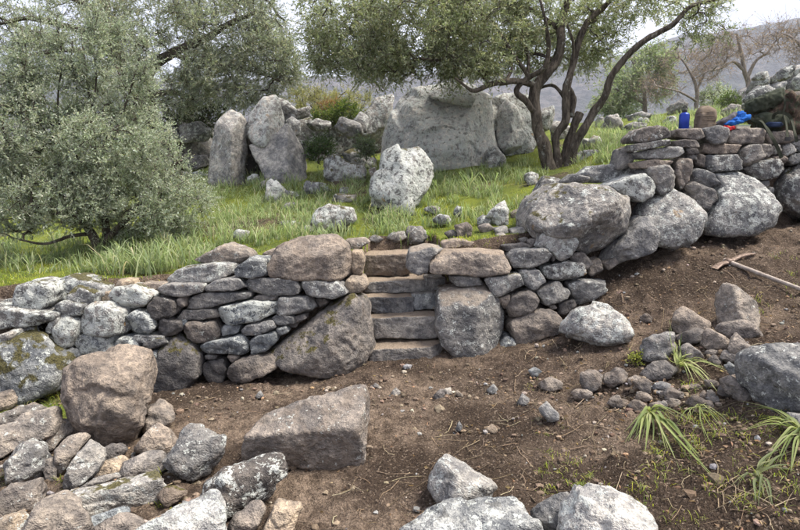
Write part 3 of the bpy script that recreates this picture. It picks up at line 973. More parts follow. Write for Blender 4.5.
loose('stone', [
 ('dark lichen spotted stone propping up the large tilted slab', '203,491 210,478 228,468 252,461 270,460 278,466 278,482 268,496 240,510 224,512 218,504', DARK, D(lichen=.5, soil=.2)),
 ('roundish grey stone with a tan shoulder left of the tilted slab', '170,456 176,442 188,430 208,432 222,442 222,460 206,474 188,479 180,470', MID, D(lichen=.3, soil=.3)),
 ('tan tent shaped stone beside the roundish grey stone', '136,443 158,422 170,434 177,444 168,456 150,452 138,449', TAN, D(lichen=.2)),
 ('flat tan stone tucked behind the right edge of the upright boulder', '142,430 150,408 160,400 172,408 173,422 158,428 148,436', TAN, D(soil=.3)),
 ('low brown stone below the tan tent shaped stone', '120,468 126,460 144,452 160,454 169,462 170,474 152,476 130,476', BROWN, D(soil=.2)),
 ('long whitish stone with a dark moss patch in the left pile', '71,493 86,482 112,482 144,480 156,480 161,500 154,512 128,510 88,513 78,504', PALE, D(planes=[(115,482,(0,.85,.5)), (100,512,(0,-.5,.85))], facets=2, top=False, lichen=.4, moss=.5, p=19)),
 ('smooth rounded pinkish stone at the bottom left edge', '20,540 32,514 46,497 68,495 78,506 86,540 50,550', TAN, D(p=9, lichen=.1)),
 ('round lumpy stone in the middle of the left pile', '8,472 10,458 22,444 34,441 46,448 47,466 40,478 22,482 10,478', MID, D(lichen=.4, p=9)),
 ('small oval brown stone against the round lumpy one', '44,476 46,458 54,457 58,466 54,480 47,480', BROWN, D(p=9)),
 ('broad flat tan slab at the left edge of the pile', '-10,456 -8,428 8,422 24,417 52,416 54,432 46,442 22,444 8,451', TAN, D(lichen=.25)),
 ('wedge of stone leaning on the broad flat slab', '46,446 48,430 58,419 70,422 78,431 68,437 60,440 52,448', TAN, D(lichen=.25)),
 ('curved tan stone below the upright boulder in the left pile', '56,460 58,448 70,438 84,437 88,442 78,452 70,460 64,474 58,472', TAN, D(lichen=.2)),
 ('pointed stone with a grey lower face below the upright boulder', '65,478 72,464 80,454 92,441 100,450 104,460 98,470 84,480 74,486 66,486', GREY, D(lichen=.3, soil=.2)),
 ('flat tan slab in front of the pointed stone', '86,472 92,463 120,459 124,466 120,473 92,477', OCHRE, D(lichen=.3)),
 ('small pitted stone under the foot of the upright boulder', '98,449 112,444 122,445 126,452 120,459 106,459', BROWN, D()),
 ('small block of tan stone at the left edge by the grass', '-8,409 -6,392 18,391 20,400 19,407 6,410', TAN, D()),
 ('low pinkish stone at the left edge below the tan block', '-8,424 -6,413 20,407 36,410 41,414 36,418 14,421', BROWN, D(lichen=.3)),
 ('small tan stone in the grass above the flat slab', '24,405 34,402 46,410 40,413 28,410', TAN, D()),
 ('dark shaded stone under the round lumpy stone', '-8,496 0,492 16,484 40,484 44,496 34,510 12,514 -6,512', BROWN, D(lichen=.3)),
 ('pale flat stone in the bottom left corner', '-8,522 6,516 22,516 26,524 18,540 -6,542', OCHRE, D(lichen=.3)),
 ('thin slab lying behind the long whitish stone', '74,487 96,477 118,476 120,482 92,485 78,491', GREY, D(lichen=.3)),
 ('thin grey slab beneath the long whitish stone', '85,520 90,514 112,512 128,512 128,518 104,523 90,530', BLUE, D(lichen=.2)),
 ('pitted brown stone at the bottom below the long whitish stone', '88,540 96,524 112,517 130,518 140,525 143,540', BROWN, D()),
 ('pale lichen mottled stone at the bottom left of centre', '140,540 144,522 156,515 188,506 208,498 216,500 222,514 224,545 180,556', PALE, D(lichen=.55)),
 ('smooth brown stone below the dark lichen spotted one', '226,532 234,514 252,502 260,503 265,512 260,524 250,536', BROWN, D(p=10)),
 ('jagged tan stone at the bottom edge below the tilted slab', '258,540 278,503 300,505 303,512 297,520 288,540', OCHRE, D(p=21)),
 ('earth covered stone beside the long whitish stone', '159,494 166,486 178,488 186,494 178,502 166,507', BROWN, D(soil=.8, moss=.3)),
 ('small tan wedge in the shadow under the tilted slab', '277,462 294,463 292,470 280,472', OCHRE, D()),
 ('dark low stone behind the pale angular boulder', '532,516 540,507 556,498 574,493 576,510 562,534 540,534', MID, D(lichen=.2)),
 ('pale block with a tan top and black side, resting on the long slab', '428,490 429,480 440,464 447,458 466,466 496,483 492,498 462,505 448,509 436,501', PALE, D(planes=[(470,468,(.35,.75,.55)), (429,480,(-.6,.1,.8)), (496,492,(.6,-.3,.75))], facets=2, top=False, chips=.05, lichen=.35, p=25, soil=.2)),
 ('upright wedge of stone with a split tan face', '717,306 722,288 727,285 740,290 752,304 756,316 756,326 740,329 722,326', TAN, D(planes=[(748,300,(.65,.4,.65)), (718,300,(-.6,.1,.78))], facets=2, top=False, lichen=.25, p=21)),
 ('pointed pinkish stone left of the upright wedge', '673,328 678,310 682,307.5 708,321 707,330 690,335 676,334', TAN, D(p=19)),
 ('dark brown stone below the pointed pinkish stone', '675,339 694,327 705,330 704,340 684,345', BROWN, D(soil=.4)),
 ('tan triangular stone in the middle of the right pile', '702,347 706,330 712,330 731,342 728,350 716,354', TAN, D()),
 ('low rounded stone at the foot of the upright wedge', '718,332 724,325 742,320 752,323 762,336 756,339 728,338', BROWN, D(lichen=.1)),
 ('angular brown stone left of the large dark boulder', '731,338 736,335 756,350 752,358 736,362 731,350', BROWN, D()),
 ('grey earth stained stone at the left end of the right pile', '643,358 644,342 654,334 670,334 676,344 668,357 650,362', MID, D(lichen=.25, soil=.3)),
 ('small greyish stone right of the green tuft in the pile', '680,349 688,343 702,354 694,361 684,357', BROWN, D()),
 ('little rounded stone under the tan triangular one', '705,353 712,348 720,353 715,359 707,358', BROWN, D()),
 ('little dark stone left of the angular brown stone', '721,359 724,351 732,350 736,360 728,364', BROWN, D()),
 ('flat brown stone below the earth stained one', '642,376 652,364 664,360 676,368 670,377 652,382', BROWN, D(soil=.2)),
 ('slim bluish stone touching the large dark boulder', '725,367 730,363 743,372 742,379 730,375', BLUE, D(lichen=.2)),
 ('tiny brown stone amid the falling green leaves', '708,361 714,354 721,360 718,366', BROWN, D()),
 ('upright brown stone in the dirt below the pale rounded stone', '581,384 582,374 594,370 602,376 600,388 588,393', BROWN, D(soil=.5)),
 ('rounded brown stone beside the yellow weed', '603,377 616,366 628,372 624,382 612,387 605,384', BROWN, D(soil=.5)),
 ('split pale stone lying in the dirt right of centre', '539,410 546,402 552,408 558,412 558,425 549,421 541,414', PALE, D(p=23)),
 ('flattish tan stone above the split pale stone', '539,384 550,377 561,380 562,388 550,391 541,390', TAN, D(soil=.4)),
 ('low earthy stone right of the split pale stone', '608,405 612,398 626,399 628,406 616,409', BROWN, D(soil=.6)),
 ('roundish earthy stone above the uprooted leaf clump', '628,407 634,399 646,404 646,413 634,412', BROWN, D(soil=.6)),
 ('small greyish stone in the dirt left of the green tuft', '652,387 660,381 670,383 668,391 656,393', GREY, D(lichen=.2)),
 ('flat earthy stone left of the fallen leaves', '662,393 670,388 682,391 684,399 666,401', BROWN, D(soil=.5)),
 ('dark stone half buried under the flat brown one', '632,383 648,379 654,390 648,395 638,389', DARK, D(soil=.5)),
 ('small bluish stone half buried in the path', '528,371 534,367 542,371 538,377 532,377', BLUE, D(soil=.2)),
 ('small brown stone on the path with pale pebbles beside it', '433,396 440,388 445,390 445,398 436,401', BROWN, D()),
 ('tiny pale stone touching the small brown stone on the path', '444,389 451,387 452,394 446,396', PALE, D()),
 ('tiny tan chip right of the small brown stone on the path', '455,395 457,390 464,395 462,398', OCHRE, D()),
 ('small tan cube of stone in the lower path', '486,429 492,423 498,429 495,433 487,432', OCHRE, D(p=25)),
 ('small bluish stone in the middle of the path', '487,389 493,384 498,389 494,394 488,392', MID, D()),
 ('small dark stone near the split pale stone', '517,403 522,394 530,398 528,407 520,407', MID, D(soil=.3)),
 ('little grey stone on the path above the pale block', '455,429 459,421 463,426 460,432', MID, D()),
 ('brown stone left of the large dark boulder below the leaves', '722,383 730,377 740,383 750,392 756,398 744,401 728,395', BROWN, D(soil=.4)),
 ('grey block under the right end of the large dark boulder', '786,427 788,414 804,412 808,427 790,431', MID, D()),
 ('low dark stone amid the leaf litter below the pile', '687,401 696,396 710,401 706,407 692,408', BROWN, D(soil=.5)),
 ('small stone alone on the dirt left of the pointed stone', '640,317 646,313 652,317 650,322 642,322', BROWN, D(soil=.5)),
 ('little dark stone on the path below the wedge boulder', '255,396 261,390 264,397 258,399', MID, D()),
 ('small orange stone chip behind the tilted slab', '324,389 327,386 331,387 330,391 325,391', OCHRE, D()),
 ('small grey stone chip above the top corner of the tilted slab', '372,386 376,383 380,386 377,389', GREY, D()),
 ('small pale grey stone right of the tilted slab', '391,393 396,387 401,392 398,397 392,397', GREY, D()),
])

loose('boulder', [
 ('huge pale lichen covered boulder under the olive tree', '380,166 384,136 398,100 404,92 444,85 468,88 488,98 493,118 494,136 504,172 470,176 432,176 386,172', (0.5, 0.5, 0.49), D(Y=10.2, planes=[(444,85,(0,.6,.8)), (388,125,(-.7,.15,.7)), (492,120,(.75,.1,.65))], facets=2, chips=.09, lichen=.68, p=10, depth=.8, rough=.06)),
 ('leaning grey slab at the left side of the huge pale boulder', '358,152 362,120 376,100 394,97 390,118 378,150 364,156', GREY, D(lichen=.55, depth=.4)),
 ('pale pointed boulder at the right end of the huge boulder', '495,132 500,112 506,102 515,108 521,118 527,132 521,146 509,154 501,147', (0.43, 0.43, 0.42), D(planes=[(500,112,(-.55,.35,.75)), (524,124,(.7,.1,.7)), (508,103,(.1,.75,.65))], facets=1, chips=.14, lichen=.6, depth=.3, p=18, Y=10.4)),
 ('dark patched boulder behind the pale pointed one', '484,104 496,96 510,94 526,98 534,112 541,138 533,153 505,154 490,140', GREY, D(planes=[(534,112,(.6,.35,.7)), (505,95,(0,.75,.65))], facets=2, chips=.14, lichen=.75, depth=.35, Y=10.7)),
 ('rounded boulder seen behind the olive trunks', '538,116 544,107 552,108 554,116 550,128 542,132', GREY, D(lichen=.6, Y=11)),
 ('lichened rock with an orange edge in front of the huge boulder', '370,208 374,180 384,152 400,146 420,146 434,164 432,182 418,206 392,212', MID, D(planes=[(384,152,(-.5,.45,.74)), (430,170,(.7,.1,.7)), (410,146,(0,.75,.66))], facets=2, chips=.12, lichen=.8, moss=.25, depth=.35, p=14)),
 ('broad grey boulder leaning right over a dark cleft', '250,146 262,142 279,134 287,124 304,150 306,181 270,186 260,166', PALE, D(planes=[(296,138,(.7,.35,.6)), (265,142,(-.35,.5,.78))], facets=0, top=False, chips=.05, rough=.035, lichen=.15, depth=.5, p=34, Y=9.6)),
 ('lichen crusted block perched over the dark cleft', '246,136 250,116 258,106 264,99 277,97 284,120 281,136 264,147 252,143', PALE, D(planes=[(270,98,(0,.6,.8)), (282,118,(.75,.1,.65)), (254,112,(-.6,.4,.7))], facets=0, top=False, chips=.07, rough=.04, lichen=.6, depth=.4, p=18, Y=9.75)),
 ('upright grey boulder on the left of the dark cleft', '208,184 212,150 218,124 232,113 241,116 246,122 247,142 243,186', PALE, D(planes=[(213,145,(-.7,.1,.7)), (228,116,(-.3,.65,.7)), (247,140,(.75,0,.65))], facets=0, top=False, chips=.05, rough=.035, lichen=.35, depth=.42, p=34, Y=9.7)),
], 'boulder')

loose('stone', [
 ('slab jutting out right of the perched block', '276,98 288,102 296,110 308,106 309,116 284,122', MID, D(lichen=.5, Y=10.6)),
 ('pinkish stone below the yellow bush', '299,136 305,125 316,129 324,138 318,146 304,150', TAN, D(lichen=.6)),
 ('grey wedge of rock left of the leaning slab', '335,128 342,117 360,124 362,134 348,138', GREY, D(lichen=.25, Y=11)),
 ('mossy stone under the grey wedge of rock', '326,142 338,132 350,137 358,140 357,154 334,156', GREY, D(lichen=.5, moss=.6)),
 ('mossy lichened rock right of the cleft boulders', '323,160 336,154 348,162 364,166 363,182 332,184 325,174', GREY, D(lichen=.6, moss=.6)),
 ('dark gap filling stone behind the mossy rock', '344,154 356,149 370,160 366,170 346,164', MID, D(moss=.8)),
 ('small upright speckled stone in the meadow', '266,198 267,182 272,178 280,186 286,193 281,203 270,203', PALE, D(lichen=.7)),
 ('low mossy stone in the grass below the mossy rock', '302,190 306,181 320,182 319,194 306,196', GREY, D(lichen=.5, moss=.6)),
 ('small flat mossy stone left of the orange edged rock', '332,201 336,194 354,195 355,202 344,206', GREY, D(lichen=.3, moss=.6)),
 ('rough lichened stone in the grass above the capstone', '309,229 318,210 330,205 352,209 356,220 341,231 320,232', GREY, D(lichen=.65, moss=.4)),
 ('half hidden stone in the grass below the speckled stone', '280,209 288,202 298,203 297,211', GREY, D(moss=.5, lichen=.3)),
 ('small tan stone beside the orange edged rock', '368,170 375,167 380,180 374,184', TAN, D(lichen=.5)),
 ('small grey stone at the top of the steps', '386,240 392,232 404,231 408,238 396,243', GREY, D(lichen=.3)),
 ('tiny mossy stone behind the top step', '366,240 376,235 384,239 377,243', GREY, D(moss=.5)),
 ('dark squarish stone right of the top step', '406,244 407,227 422,226 427,236 425,244', MID, D(lichen=.3, moss=.2)),
 ('small brown stone behind the long capstone', '444,233 454,229 458,236 449,239', BROWN, D()),
 ('larger brown stone beside a grass tuft behind the capstone', '455,226 466,223 472,228 471,238 459,238', BROWN, D()),
 ('stone at the grass edge behind the rubble', '477,226 488,223 494,229 486,234 480,231', BROWN, D(lichen=.2)),
 ('upright black and white lichened stone left of the huge rounded boulder', '484,219 496,206 504,201 508,212 507,226 494,226', GREY, D(lichen=.7)),
 ('small pink stone touching the huge rounded boulder', '511,213 520,207 526,210 523,220 512,219', TAN, D()),
 ('cracked slab lying across the top of the huge pale boulder', '426,97 436,89 446,84 462,86 475,96 471,107 454,103 438,99', (0.43, 0.43, 0.42), D(lichen=.75, Y=10.05, depth=.3, planes=[(450,85,(0,.8,.6))], facets=1)),
 ('pale stone low at the base of the huge pale boulder', '484,152 494,145 505,157 504,166 486,168', PALE, D(lichen=.5)),
 ('rounded grey stone right of the olive trunks', '604,125 606,117 618,114 622,126 610,132', GREY, D(lichen=.3)),
 ('dark little stone between the olive trunk and the rounded stone', '595,119 603,117 604,126 597,128', MID, D(lichen=.2)),
 ('stone between the olive trunks', '550,125 556,121 570,128 564,140 552,142', GREY, D(lichen=.5)),
 ('long grey slab on the meadow left of the blue bottle', '668,108 682,99 687,104 687,111 670,115', GREY, D(lichen=.3)),
 ('dark stone at the tip of the rock heap behind the pouch', '730,107 738,92 744,88 750,98 745,109', MID, D(lichen=.4)),
 ('lichened stone high on the rock heap behind the backpack', '748,91 756,76 766,74 768,84 758,94', GREY, D(lichen=.5)),
 ('rounded stone in the middle of the rock heap', '768,79 778,72 784,78 774,86', GREY, D(lichen=.5)),
 ('topmost grey stone of the rock heap at the right edge', '784,78 796,66 808,66 808,78 790,86', GREY, D(lichen=.5)),
 ('pale stone just above the backpack flap', '762,93 772,84 784,83 782,92 768,100', PALE, D(lichen=.4)),
 ('grey stone at the right edge above the backpack', '782,92 790,82 808,82 808,94 786,100', MID, D(lichen=.4)),
 ('brown stone at the right edge beside the backpack', '782,99 790,93 808,92 810,106 792,110', BROWN, D()),
 ('small stone on the left flank of the rock heap', '742,106 750,97 760,96 758,106 748,110', GREY, D(lichen=.5)),
 ('added dark rock standing in for shade in the cleft between the leaning boulders', '224,184 230,136 244,122 262,120 276,130 280,184', DARK, D(lichen=.2, Y=10.5, depth=.35, level=4)),  # added filler, its dark colour stands in for the shade in the gap
 ('wide grey outcrop behind the mossy stones', '284,166 292,126 306,116 330,122 350,128 364,114 380,112 384,168 340,172', MID, D(lichen=.5, moss=.3, Y=12.2, depth=.3, chips=.2, level=5)),
 ('low dark outcrop behind the stone pile at left', '140,176 150,140 166,126 196,120 214,126 218,176', MID, D(lichen=.35, Y=13.0, depth=.4, chips=.2, level=5)),
 ('dark stone wedged right of the perched block', '283,124 292,117 300,121 300,134 290,138', MID, D(lichen=.4, Y=10.3)),
 ('flat stone between the yellow bush and the pinkish stone', '306,124 316,119 330,122 330,130 312,131', MID, D(lichen=.5, Y=11.2)),
 ('broken stone left of the mossy stone', '312,150 322,143 328,150 326,160 314,161', GREY, D(lichen=.5)),
 ('long low stone under the leaning slab', '346,160 360,155 376,158 376,168 350,170', GREY, D(lichen=.5, moss=.4)),
 ('pointed stone right of the grey wedge of rock', '352,124 360,112 368,118 366,132 356,134', GREY, D(lichen=.5, Y=11.2)),
 ('grey stone lying in the meadow right of the olive stems', '622,128 632,122 645,124 644,131 628,133', GREY, D(lichen=.4)),
 ('flat stone in the meadow behind the rounded grey stone', '626,116 640,112 650,115 646,121 630,121', GREY, D(lichen=.4)),
 ('low stone of the rock heap beside the pouch', '722,112 730,104 740,106 738,116 726,118', GREY, D(lichen=.4)),
 ('slanting dark slab across the rock heap', '744,100 754,88 766,86 772,92 760,102 750,106', MID, D(lichen=.5, Y=9.6)),
 ('small upper left stone of the rock heap', '752,80 758,72 766,72 764,80', GREY, D(lichen=.5, Y=11)),
 ('small upper stone of the rock heap under the russet tree', '776,74 784,67 792,69 790,78 780,80', GREY, D(lichen=.6, Y=11)),
 ('mottled stone at the right edge of the rock heap', '792,82 800,74 812,74 812,86 798,90', GREY, D(lichen=.6, Y=10.4)),
 ('stone in the rock heap above the blue jacket', '742,116 750,106 762,104 762,114 750,120', MID, D(lichen=.4, Y=8.6)),
 ('flat stone in the pile behind the left shrub, uppermost', '180,126 200,122 210,130 206,140 184,142', MID, D(lichen=.5)),
 ('second stone down in the pile behind the left shrub', '180,143 196,140 208,143 205,154 184,156', MID, D(lichen=.3)),
 ('lowest stone in the pile behind the left shrub', '184,158 206,155 209,166 190,171', MID, D(lichen=.3)),
 ('stone at the left of the pile behind the shrub', '158,130 168,126 178,127 178,140 160,142', MID, D(lichen=.4)),
 ('long stone low at the left of the pile behind the shrub', '150,146 164,142 178,143 178,154 155,156', MID, D(lichen=.3)),
])

def half_buried():
    rg = np.random.default_rng(404)
    boxes = [(300, 175, 372, 205, 5, 'around the mossy lichened rock'), (225, 178, 300, 200, 3, 'below the dark cleft'), (560, 140, 640, 160, 7, 'between the olive stems and the right wall'),
             (600, 120, 700, 130, 8, 'behind the blue bottle'), (520, 175, 545, 200, 3, 'at the foot of the olive stems'), (430, 205, 540, 225, 5, 'behind the rubble above the wall'),
             (240, 215, 310, 240, 3, 'behind the big brown capstone'), (150, 165, 210, 185, 4, 'below the stone pile behind the shrub')]
    for x0, y0, x1, y1, k, where in boxes:
        rows = []
        for _ in range(k):
            cx, cy = rg.uniform(x0, x1), rg.uniform(y0, y1)
            w, h = rg.uniform(5, 11), rg.uniform(3.5, 6.5)
            a = np.sort(rg.uniform(0, 2 * math.pi, 7))
            pts = ' '.join('%.1f,%.1f' % (cx + w * math.cos(t) * rg.uniform(.8, 1.1), cy + h * math.sin(t) * rg.uniform(.8, 1.1)) for t in np.linspace(0, 2 * math.pi, 8)[:-1] + rg.uniform(-.25, .25, 7))
            ci = int(rg.integers(3))
            rows.append(('small ' + ('flat ' if w > 8 else '') + ['grey stone', 'dark stone', 'pale stone'][ci] + ' in grass ' + where, pts, [GREY, MID, PALE][ci], D(lichen=.6, moss=.35, y0=5.4)))
        loose('meadow_stone', rows, 'stone', 'half buried stones ' + where)
half_buried()

def rubble_right():
    rg = np.random.default_rng(505)
    rows = []
    for _ in range(22):
        cx = rg.uniform(575, 735); cy = rg.uniform(384, 412) - (cx - 575) * .05
        w, h = rg.uniform(4.5, 9), rg.uniform(4, 7)
        pts = ' '.join('%.1f,%.1f' % (cx + w * math.cos(t) * rg.uniform(.75, 1.1), cy + h * math.sin(t) * rg.uniform(.75, 1.1)) for t in np.linspace(0, 2 * math.pi, 8)[:-1] + rg.uniform(-.3, .3, 7))
        ci = int(rg.integers(3))
        side = 'left end of' if cx < 625 else 'middle of' if cx < 685 else 'right end of'
        rows.append((['brown stone', 'grey stone', 'tan stone'][ci] + ' at the ' + side + ' the small rubble above the uprooted plant', pts, [BROWN, MID, TAN][ci], D(soil=.5, p=26, chips=.15, facets=3)))
    loose('rubble_stone', rows, 'stone', 'rubble above the uprooted plant')
rubble_right()

# ------------------------------------------------------------------ trees and shrubs
def catmull(P, n=6):
    P = np.asarray(P, float)
    Q = np.vstack([2 * P[0] - P[1], P, 2 * P[-1] - P[-2]])
    out = []
    for i in range(1, len(Q) - 2):
        for t in np.arange(n) / n:
            a, b, c, d = Q[i - 1], Q[i], Q[i + 1], Q[i + 2]
            out.append(0.5 * (2 * b + (c - a) * t + (2 * a - 5 * b + 4 * c - d) * t * t + (3 * b - a - 3 * c + d) * t ** 3))
    out.append(P[-1])
    return np.array(out)

def sweep(P, R, sides=8, rough=0.0, seed=0.0):
    """tube through points P with radii R -> V, F (quads)"""
    P = np.asarray(P, float)
    n = len(P)
    T = np.gradient(P, axis=0)
    T /= np.linalg.norm(T, axis=1)[:, None] + 1e-9
    ref = np.array([0.3, 0.9, 0.31])
    V = []
    u = np.cross(T[0], ref); u /= np.linalg.norm(u) + 1e-9
    ang = np.arange(sides) / sides * 2 * math.pi
    for i in range(n):
        u = u - T[i] * (u @ T[i]); u /= np.linalg.norm(u) + 1e-9
        w = np.cross(T[i], u)
        ring = np.cos(ang)[:, None] * u + np.sin(ang)[:, None] * w
        r = np.full(sides, R[i])
        if rough:
            r = r * (1 + rough * fbm(ring * 1.4 + P[i] * 6 + seed, 3))
        V.append(P[i] + ring * r[:, None])
    V = np.concatenate(V)
    idx = np.arange(n * sides).reshape(n, sides)
    nx = np.roll(idx, -1, 1)
    F = np.stack([idx[:-1], nx[:-1], nx[1:], idx[1:]], -1).reshape(-1, 4)
    cap = np.array([[idx[-1, 0], idx[-1, j], idx[-1, j + 1], idx[-1, min(j + 2, sides - 1)]] for j in range(1, sides - 1, 2)])
    return V, np.vstack([F, cap]) if sides >= 4 else F

def merge(parts):
    Vs, Fs, o = [], [], 0
    for V, F in parts:
        Vs.append(V); Fs.append(F + o); o += len(V)
    return np.concatenate(Vs), np.concatenate(Fs)

def frusta(A, B, ra, rb, sides=4):
    """many tapered segments at once"""
    A, B = np.asarray(A), np.asarray(B)
    n = len(A)
    T = B - A
    T /= np.linalg.norm(T, axis=1)[:, None] + 1e-9
    ref = np.where(np.abs(T[:, 2:3]) > 0.9, np.array([[1., 0, 0]]), np.array([[0, 0, 1.]]))
    u = np.cross(T, ref); u /= np.linalg.norm(u, axis=1)[:, None]
    w = np.cross(T, u)
    ang = np.arange(sides) / sides * 2 * math.pi
    ring = np.cos(ang)[None, :, None] * u[:, None] + np.sin(ang)[None, :, None] * w[:, None]
    VA = A[:, None] + ring * np.reshape(ra, (-1, 1, 1))
    VB = B[:, None] + ring * np.reshape(rb, (-1, 1, 1))
    V = np.concatenate([VA, VB], 1).reshape(-1, 3)
    k = np.arange(sides); k1 = (k + 1) % sides
    f = np.stack([k, k1, k1 + sides, k + sides], 1)
    F = (f[None] + (np.arange(n) * 2 * sides)[:, None, None]).reshape(-1, 4)
    return V, F

def leaves(base, dirs, L, W, cols, rg, curl=0.25):
    """one bent diamond leaf per entry (two quads folded in one: base, left, tip, right)"""
    n = len(base)
    d = dirs / (np.linalg.norm(dirs, axis=1)[:, None] + 1e-9)
    r = rg.normal(size=(n, 3))
    s = np.cross(d, r); s /= np.linalg.norm(s, axis=1)[:, None] + 1e-9
    nn = np.cross(s, d)
    L = np.broadcast_to(L, (n,))[:, None]; W = np.broadcast_to(W, (n,))[:, None]
    mid = base + d * L * 0.5 + nn * L * curl * rg.uniform(-1, 1, (n, 1)) * 0.3
    V = np.stack([base, mid + s * W * 0.5, base + d * L, mid - s * W * 0.5], 1).reshape(-1, 3)
    F = np.arange(n * 4).reshape(n, 4)
    C = np.repeat(cols, 4, 0)
    return V, F, C

def pal(rg, n, colors, wts, var=0.18):
    c = np.array(colors)[rg.choice(len(colors), n, p=np.array(wts) / sum(wts))]
    return c * rg.uniform(1 - var, 1 + var, (n, 1)) * (1 + rg.uniform(-0.06, 0.06, (n, 3)))

def make_tree(name, label, cat, trunks, blobs, seed, bark=None, twigs=5, twig_len=0.22, per_twig=12, leaf=(0.05, 0.012), colors=None, wts=None,
              up=0.0, group=None, tip_r=0.003, trunk_rough=0.25, wood_sides=5, leafy=True, spread=0.9, shell=0.35, dY=0.0):
    trunks = [[(q[0], q[1], q[2] + dY, q[3]) for q in t] for t in trunks]
    blobs = [(q[0], q[1], q[2] + dY) + tuple(q[3:]) for q in blobs]
    """trunks: list of polylines of (px, py, Y, radius px). blobs: (px, py, Y, rx px, ry px, rz m, clusters)."""
    rg = np.random.default_rng(seed)
    b0 = trunks[0][0]
    base = at(b0[0], b0[1], b0[2])
    base[2] = min(base[2], float(ground_z(base[0], base[1], False)))
    root = thing(name, label, cat, tuple(base), group)
    parts, nodes, nrad = [], [], []
    for tr in trunks:
        P = np.array([at(q[0], q[1], q[2]) for q in tr])
        R = np.array([q[3] * q[2] / FPX * 0.84 for q in tr])
        PR = catmull(np.hstack([P, R[:, None]]), 6)
        Q, QR = PR[:, :3].copy(), np.maximum(PR[:, 3], 0.004)
        wob = np.stack([noise3(Q * 2.3 + seed + j * 7.7) for j in range(3)], 1) * QR[:, None] * 0.6
        wob[0] = 0
        Q = Q + wob
        parts.append(sweep(Q, QR, 10, trunk_rough, seed))
        nodes.append(Q[1:]); nrad.append(QR[1:])
    V, F = merge(parts)
    link('trunk', mesh_np('trunk', V - base, F), bark or BARK, root)
    nodes = np.concatenate(nodes); nrad = np.concatenate(nrad)
    # cluster centres
    cl = []
    for (px, py, Y, rx, ry, rz, n) in blobs:
        c = at(px, py, Y)
        sc = Y / FPX
        d = rg.normal(size=(n, 3)); d /= np.linalg.norm(d, axis=1)[:, None]
        rr = rg.uniform(shell, 1.0, (n, 1)) ** 0.6
        cl.append(c + d * rr * np.array([rx * sc, rz, ry * sc]))
    cl = np.concatenate(cl)
    # join each cluster to the nearest wood already there
    dist = np.linalg.norm(cl[:, None] - nodes[None], axis=2).min(1)
    cl = cl[np.argsort(dist)]
    n0 = len(nodes)
    pos = [nodes]; par = [-1] * n0; allp = nodes; tips = []
    A, B, ia, ib = [], [], [], []
    cur = list(nodes)
    arr = np.zeros((n0 + len(cl) * 4, 3)); arr[:n0] = nodes
    cnt = n0
    parent = np.full(len(arr), -1)
    for c in cl:
        dd = ((arr[:cnt] - c) ** 2).sum(1)
        # favour wood nearer the stem a little, so that boughs stay long
        k = int(np.argmin(dd))
        a = arr[k]
        ln = math.sqrt(dd[k])
        m = 3 if ln > 0.35 else 2 if ln > 0.12 else 1
        prev = k
        bend = rg.normal(size=3) * 0.09 * ln + np.array([0, 0, 0.08 * ln])
        for j in range(1, m + 1):
            t = j / m
            q = a + (c - a) * t + bend * math.sin(math.pi * t)
            arr[cnt] = q; parent[cnt] = prev; prev = cnt; cnt += 1
        tips.append(prev)
    arr = arr[:cnt]; parent = parent[:cnt]
    load = np.zeros(cnt)
    load[tips] += 1
    for i in range(cnt - 1, n0 - 1, -1):
        load[parent[i]] += load[i]
    rad = tip_r * np.maximum(load, 1) ** 0.45
    ids = np.arange(n0, cnt)
    pr = np.where(parent[ids] < n0, np.minimum(nrad[np.minimum(parent[ids], n0 - 1)] * 0.8, rad[ids] * 1.3), rad[np.minimum(parent[ids], cnt - 1)])
    pr = np.minimum(pr, rad[ids] * 2.2)
    wood = [frusta(arr[parent[ids]], arr[ids], pr, rad[ids], wood_sides)]
    # twigs and leaves
    T = arr[tips]; TD = T - arr[parent[tips]]
    TD /= np.linalg.norm(TD, axis=1)[:, None] + 1e-9
    nt = len(T) * twigs
    TB = np.repeat(T, twigs, 0)
    td = np.repeat(TD, twigs, 0) * 0.5 + rg.normal(size=(nt, 3)) * spread + np.array([0, 0, up])
    td /= np.linalg.norm(td, axis=1)[:, None]
    tl = twig_len * rg.uniform(0.5, 1.3, nt)
    droop = np.array([0, 0, -0.25 if up <= 0 else 0.1])
    TM = TB + td * tl[:, None] * 0.5
    TE = TM + (td + droop) * tl[:, None] * 0.5
    wood.append(frusta(TB, TM, np.full(nt, tip_r * 0.8), np.full(nt, tip_r * 0.6), 3))
    wood.append(frusta(TM, TE, np.full(nt, tip_r * 0.6), np.full(nt, tip_r * 0.25), 3))
    V, F = merge(wood)
    link('branches', mesh_np('branches', V - base, F), bark or BARK, root)
    if leafy:
        nl = nt * per_twig
        t = np.tile(np.linspace(0.12, 1.0, per_twig), nt)
        tb, tm, te = np.repeat(TB, per_twig, 0), np.repeat(TM, per_twig, 0), np.repeat(TE, per_twig, 0)
        tt = t[:, None]
        pb = np.where(tt < 0.5, tb + (tm - tb) * tt * 2, tm + (te - tm) * (tt * 2 - 1))
        ld = np.repeat(td, per_twig, 0) * 0.9 + rg.normal(size=(nl, 3)) * 0.75
        keep = rg.random(nl) > 0.08
        pb, ld = pb[keep], ld[keep]
        n = len(pb)
        # each spray leans to one of the leaf tones, so clumps differ
        V, F, C = leaves(pb, ld, leaf[0] * rg.uniform(0.6, 1.25, n), leaf[1] * rg.uniform(0.75, 1.25, n), pal(rg, n, colors, wts), rg)
        cv = (1 + 0.28 * fbm(pb * 1.3 + seed, 2))[:, None]
        C = C * np.repeat(np.clip(cv, 0.6, 1.45), 4, 0)
        link('crown', mesh_np('crown', V - base, F, False, np.clip(C, 0.01, 0.9)), LEAF, root)
    return root

